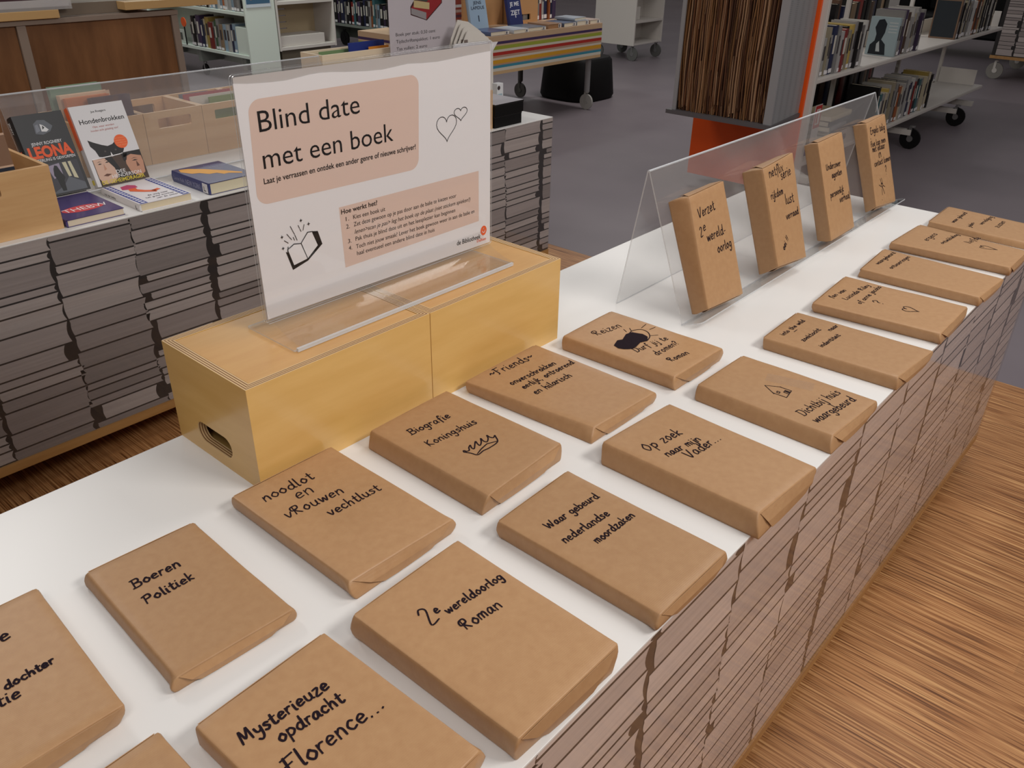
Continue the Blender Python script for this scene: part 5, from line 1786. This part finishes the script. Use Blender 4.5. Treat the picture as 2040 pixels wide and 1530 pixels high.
for lb, x0, x1, y0, y1, hh, hole in (('plain wooden box behind the newspapers on the striped trolley', 4.56, 4.86, 4.93, 5.2, .225, False), ('wooden box with dark hand slot in the middle of the striped trolley', 5.58, 5.86, 4.86, 5.14, .215, True),
                                     ('wooden box behind the standing blue books on the striped trolley', 5.10, 5.56, 4.99, 5.24, .23, True)):
    t = thing('wooden_box', lb, 'box', ((x0 + x1) / 2, (y0 + y1) / 2, W - .03), 0, 'wooden boxes on the striped trolley')
    a, b, c, d = -(x1 - x0) / 2, (x1 - x0) / 2, -(y1 - y0) / 2, (y1 - y0) / 2
    m = MB()
    m.holed([(a, 0), (b, 0), (b, hh), (a, hh)], [rrect(-.075, .045, .03, .075, .004, 3)] if hole else [], lambda p, q, k: Vector((p, c + k, q)), 0, .012)
    m.build('front_wall', KB, t)
    m = MB()
    m.box((a, c + .0122, 0), (a + .012, d, hh))
    m.box((b - .012, c + .0122, 0), (b, d, hh))
    m.box((a + .012, d - .012, 0), (b - .012, d, hh))
    m.box((a + .012, c + .0122, .001), (b - .012, d - .012, .01))
    m.build('walls', KB, t)
    book_row('inside the ' + ('plain' if not hole else ('slotted' if x0 > 5.5 else 'rear')) + ' trolley box', x0 + .02, y0 + .03, -.019, x1 - .02, int(x0 * 100), hr=(.27, .36), tr=(.03, .06), cols=[4, 3, 0, 4, 3, 2, 0], depth=.15)
book_row('standing at the right trolley end', 5.88, 4.95, -.0295, 6.25, 51, hr=(.30, .36), tr=(.022, .05), cols=[10, 3, 2, 5, 0, 3, 9, 3, 11, 2], depth=.18)
# black bin under the trolley's right end
r = thing('black_bin', 'black tapered bin standing under the right end of the striped trolley', 'bin', (6.62, 4.98, 0))
m = MB()
lv = [(0, .29), (.03, .305), (.34, .275), (.365, .255), (.372, .0)]
n = 28
rings = []
for z, R in lv[:-1]:
    rings.append([m.vert((R * (abs(math.cos(2 * math.pi * i / n)) ** .6) * math.copysign(1, math.cos(2 * math.pi * i / n)), R * (abs(math.sin(2 * math.pi * i / n)) ** .6) * math.copysign(1, math.sin(2 * math.pi * i / n)), z)) for i in range(n)])
for A, B in zip(rings, rings[1:]):
    for i in range(n):
        m.idx((A[i], A[(i + 1) % n], B[(i + 1) % n], B[i]))
m.idx(rings[0][::-1])
m.idx(rings[-1])
m.build('body', BLACK, r, smooth=True)

# ------------------------------------------------------------------ white shelf trolley in the aisle
wt = thing('shelf_trolley', 'white empty shelf trolley on casters behind the striped trolley', 'trolley', (9.15, 6.15, 0))
ax, bx_, cy_, dy_ = -.31, .30, -.30, .28
for nm, lo, hi in (('end_panel', (ax, cy_, .17), (ax + .02, dy_, 1.45)), ('end_panel', (bx_ - .02, cy_, .17), (bx_, dy_, 1.45)),
                   ('shelf', (ax + .02, cy_, .175), (bx_ - .02, dy_, .195)), ('shelf', (ax + .02, cy_, .415), (bx_ - .02, dy_, .44)), ('shelf', (ax + .02, cy_, .80), (bx_ - .02, dy_, .825)),
                   ('back_panel', (ax + .02, -.005, .195), (bx_ - .02, .005, 1.45))):
    m = MB()
    m.box(lo, hi)
    m.build(nm, WHITEP, wt, bevel=.002)
for x in (ax + .05, bx_ - .05):
    for y in (cy_ + .04, dy_ - .04):
        caster(wt, (x, y, 0), r=.075, wheel=flatm((92, 92, 90)))
r = thing('white_box', 'low white block on the shelf of the empty shelf trolley', 'box', (8.98, 6.0, .4405))
m = MB()
m.box((-.1, -.05, 0), (.1, .1, .14))
m.build('body', WHITEP, r, bevel=.002)

# ------------------------------------------------------------------ pale bookcases behind the sign
lb_ = thing('bookcase', 'pale green white bookcase with a poster on its end panel, left of the sign', 'bookcase', (4.9, 8.4, 0))
LX, LY = 4.9, 8.4


def lpart(name, lo, hi, m_=WHITEG, bevel=.002):
    m = MB()
    m.box((lo[0] - LX, lo[1] - LY, lo[2] + W), (hi[0] - LX, hi[1] - LY, hi[2] + W))
    return m.build(name, m_, lb_, bevel=bevel)


lpart('end_panel', (4.69, 7.43, -.66), (5.018, 7.455, .9))
lpart('end_panel', (4.69, 9.30, -.62), (5.018, 9.325, .9))
for z in (-.455, -.075, .30):
    lpart('shelf', (4.70, 7.456, z - .03), (5.00, 9.30, z))
lpart('back_panel', (5.001, 7.456, -.62), (5.012, 9.30, .9))
for y in (7.6, 8.42, 9.15):
    caster(lb_, (4.77 - LX, y - LY, 0), r=.055, wheel=BLACK if y > 8.2 else GREYW)
    lpart('foot', (4.72, y - .03, -.60), (4.98, y + .03, -.485), flatm((120, 124, 118)))
r = thing('poster', 'blue photo poster on the end panel of the pale bookcase', 'poster', (4.84, 7.427, W + .02))
m = MB()
m.box((-.135, -.002, -.05), (.135, 0, .4))
m.build('sheet', flatm((196, 204, 212)), r)
m = MB()
m.face([(-.128, -.0026, -.02), (.128, -.0026, -.02), (.128, -.0026, .39), (-.128, -.0026, .39)], 0)
rg = random.Random(5)
for k in range(26):
    x, z = rg.uniform(-.115, .11), rg.uniform(-.01, .35)
    m.face([(x, -.0032, z), (x + rg.uniform(.01, .03), -.0032, z), (x + .015, -.0032, z + rg.uniform(.02, .05)), (x - .005, -.0032, z + .02)], 1 + k % 3)
m.build('print', [flatm((62, 96, 124)), flatm((150, 156, 160)), flatm((40, 66, 90)), flatm((170, 140, 120))], r, normals=False)
r = thing('white_box', 'white block filling the right end of the lower shelf in the pale bookcase', 'box', (4.84, 7.575, W - .4545))
m = MB()
m.box((-.125, -.11, 0), (.12, .10, .245))
m.build('body', WHITEG, r, bevel=.002)
book_row('on the pale bookcase lower shelf', 7.70, 4.715, -.4545, 8.55, 61, along='y', hr=(.22, .30), tr=(.03, .07), cols=[8, 3, 0, 8, 12, 2, 14, 13, 5, 7, 1, 3, 11, 0, 4, 13], depth=.2)
book_row('on the pale bookcase upper shelf', 7.50, 4.715, -.0745, 8.45, 62, along='y', hr=(.24, .30), tr=(.03, .06), cols=[4, 2, 2, 8, 0, 0, 9, 8, 0, 8, 13, 8, 0, 4], depth=.2)
r = thing('red_sign', 'round orange sign hanging at the left of the books in the pale bookcase', 'sign', (4.70, 8.60, W - .28))
m = MB()
m.tube((-.004, 0, .04), (.004, 0, .04), .045, n=20)
m.build('disc', ORANGE, r)
m = MB()
m.box((-.003, -.008, -.174), (.003, .008, 0))
m.build('stick', BLACK, r)
r = thing('picture_frame', 'small white framed picture at the left end of the pale bookcase shelf', 'picture', (4.74, 8.78, W - .4545))
m = MB()
m.box((0, -.08, .0), (.015, .08, .13))
m.build('frame', WHITEG, r, bevel=.002)
m = MB()
m.box((-.002, -.045, .03), (-.0005, .045, .10))
m.build('picture', flatm((90, 94, 88)), r)

cu_ = thing('display_shelf', 'cream display shelf with slotted back behind the sign', 'shelf', (5.375, 7.6, 0))
for nm, lo, hi, mm in (('side_panel', (.325, -.17, .30), (.345, .17, 1.6), WHITEP), ('side_panel', (-.345, -.17, .30), (-.325, .17, 1.6), WHITEP), ('top_shelf', (-.325, -.17, .715), (.325, .17, .745), WHITEP),
                       ('bottom_shelf', (-.325, -.17, .305), (.325, .17, .335), WHITEP)):
    m = MB()
    m.box(lo, hi)
    m.build(nm, mm, cu_, bevel=.002)
m = MB()
m.holed([(-.3245, .3355), (.3245, .3355), (.3245, .7145), (-.3245, .7145)], [rrect(-.24, -.02, z, z + .010, .003, 3) for z in (.46, .52, .58, .64)], lambda a, b, d: Vector((a, .15 + d, b)), 0, .012)
m.build('slotted_back', flatm((176, 158, 128), .5), cu_)
m = MB()
m.box((-.32, -.14, .336), (.22, .10, .43))
m.build('front_bin', WHITEP, cu_, bevel=.002)
m = MB()
m.box((-.30, -.12, .0), (.30, .14, .304))
m.build('pedestal', flatm((96, 88, 74)), cu_)

dk = thing('bookcase', 'grey green bookcase of dark books far behind the left edge of the price sign', 'bookcase', (7.36, 8.75, 0))
for nm, lo, hi in (('shelf', (-.16, -.62, W - .505), (.15, .70, W - .475)), ('shelf', (-.16, -.62, W - .11), (.15, .70, W - .08)), ('end_panel', (-.17, -.645, .06), (.16, -.621, 1.5)), ('end_panel', (-.17, .701, .06), (.16, .725, 1.5)),
                   ('back_panel', (.151, -.62, .06), (.16, .70, 1.5))):
    m = MB()
    m.box(lo, hi)
    m.build(nm, flatm((122, 128, 120), .5), dk)
caster(dk, (-.10, .50, 0), r=.085, wheel=BLACK, fork=BLACK)
caster(dk, (-.10, -.5, 0), r=.05, wheel=BLACK, fork=BLACK)
book_row('in the far dark bookcase', 8.15, 7.21, -.4745, 9.40, 71, along='y', hr=(.25, .33), tr=(.03, .075), cols=[4, 4, 2, 3, 4, 11, 4, 8, 13, 10, 9, 13, 4, 3, 4, 11, 4, 10, 5], depth=.2)

# ------------------------------------------------------------------ service desk, top left
DW = mat('desk_wood', srgb(150, 96, 54), .4, .4)
grain(DW, srgb(96, 62, 36), srgb(134, 92, 58), (9, 9, 1.6), detail=5)
DT = mat('desk_top_wood', srgb(186, 150, 100), .4)
dsk = thing('service_desk', 'wooden service desk with grey frame behind the grey table', 'desk', (1.4, 4.9, 0))
DX, DY = 1.4, 4.9


def dpart(name, lo, hi, m_, bevel=.002):
    m = MB()
    m.box((lo[0] - DX, lo[1] - DY, lo[2] + W), (hi[0] - DX, hi[1] - DY, hi[2] + W))
    return m.build(name, m_, dsk, bevel=bevel)


GREYD = mat('grey_desk_frame', srgb(134, 118, 106), .45)
dpart('front_panel', (.30, 4.615, -.70), (1.654, 4.635, .258), DW)
dpart('front_panel', (1.699, 4.615, -.70), (2.448, 4.635, .258), DW)
dpart('frame_post', (1.655, 4.60, -.74), (1.698, 4.64, .258), GREYD)
dpart('frame_post', (2.449, 4.60, -.74), (2.485, 4.64, .258), GREYD)
dpart('frame_rail', (.30, 4.598, .259), (2.49, 4.66, .283), GREYD)
dpart('end_panel', (2.449, 4.641, -.74), (2.48, 5.2, .258), DW)
dpart('body', (.30, 4.661, .2835), (2.30, 5.15, .34), flatm((118, 104, 90), .5))
dpart('desk_top', (.30, 4.58, .2845), (1.86, 4.659, .322), DT)
dpart('desk_top', (2.19, 4.57, .2995), (2.72, 4.659, .338), DT)
dpart('desk_top', (2.305, 4.66, .2995), (2.72, 5.2, .338), DT)
r = thing('leaflet_holder', 'clear leaflet holder with a dark brochure on the left end of the service desk', 'leaflet holder', (1.60, 4.62, W + .3225))
m = MB()
m.box((-.42, -.035, .0), (.33, .03, .012))
m.box((-.42, -.035, .012), (.33, -.032, .045))
m.build('tray', acrylic('tray_acrylic', (.9, .9, .9), .05, .35, (.7, .68, .68)), r)
m = MB()
m.box((-.38, -.015, .013), (.325, .02, .25))
m.build('brochure', [flatm((196, 190, 190))], r)
m = MB()
m.box((-.38, -.017, .045), (.318, -.0155, .25))
m.build('dark_print', flatm((64, 32, 40)), r)

# ------------------------------------------------------------------ far right: another printed table on casters, dark seats
t = thing('display_table', 'small printed display table on casters at the top right photo edge', 'table', (11.25, 2.1, 0))
m = MB()
m.box((-.55, -.3, .215), (.6, .35, .245))
m.build('plinth_board', TRIM, t)
m = MB()
m.box((-.54, -.29, .2455), (.59, .34, .95))
m.build('carcass', DARK, t)
m = MB()
book_print(m, -.30, .35, .246, .95, 0, 5, .21, 4)
m.v = [(-.545 + y_, -x_, z_) for x_, y_, z_ in m.v]
m.build('printed_end', COOL, t, normals=False)
m = MB()
book_print(m, -.55, .6, .246, .95, -.295, 6, .21, 4)
m.build('printed_front', COOL, t, normals=False)
m = MB()
m.box((-.55, -.3, .9505), (.6, .35, .965))
m.build('table_top', LAMINATE, t)
for x, y in ((-.47, .28), (-.47, -.22), (.5, .28), (.5, -.22)):
    caster(t, (x, y, 0), r=.085, wheel=flatm((130, 126, 120)), fork=flatm((196, 190, 184)))
r = thing('armchair', 'black armchair with thin metal legs at the top right corner', 'chair', (12.7, 3.2, 0))
for nm, lo, hi in (('seat', (-.45, -.7, .22), (.5, .7, .46)), ('backrest', (.3, -.7, .461), (.55, .7, .95)), ('armrest', (-.45, -.85, .22), (.5, -.701, .66)), ('armrest', (-.45, .701, .22), (.5, .85, .66))):
    m = MB()
    m.box(lo, hi)
    m.build(nm, BLACK, r, bevel=.03)
for x, y in ((-.42, -.8), (-.42, .8), (.45, -.8), (.45, .8)):
    m = MB()
    m.tube((x, y, 0), (x, y, .25), .012, n=10)
    m.build('leg', STEEL, r)
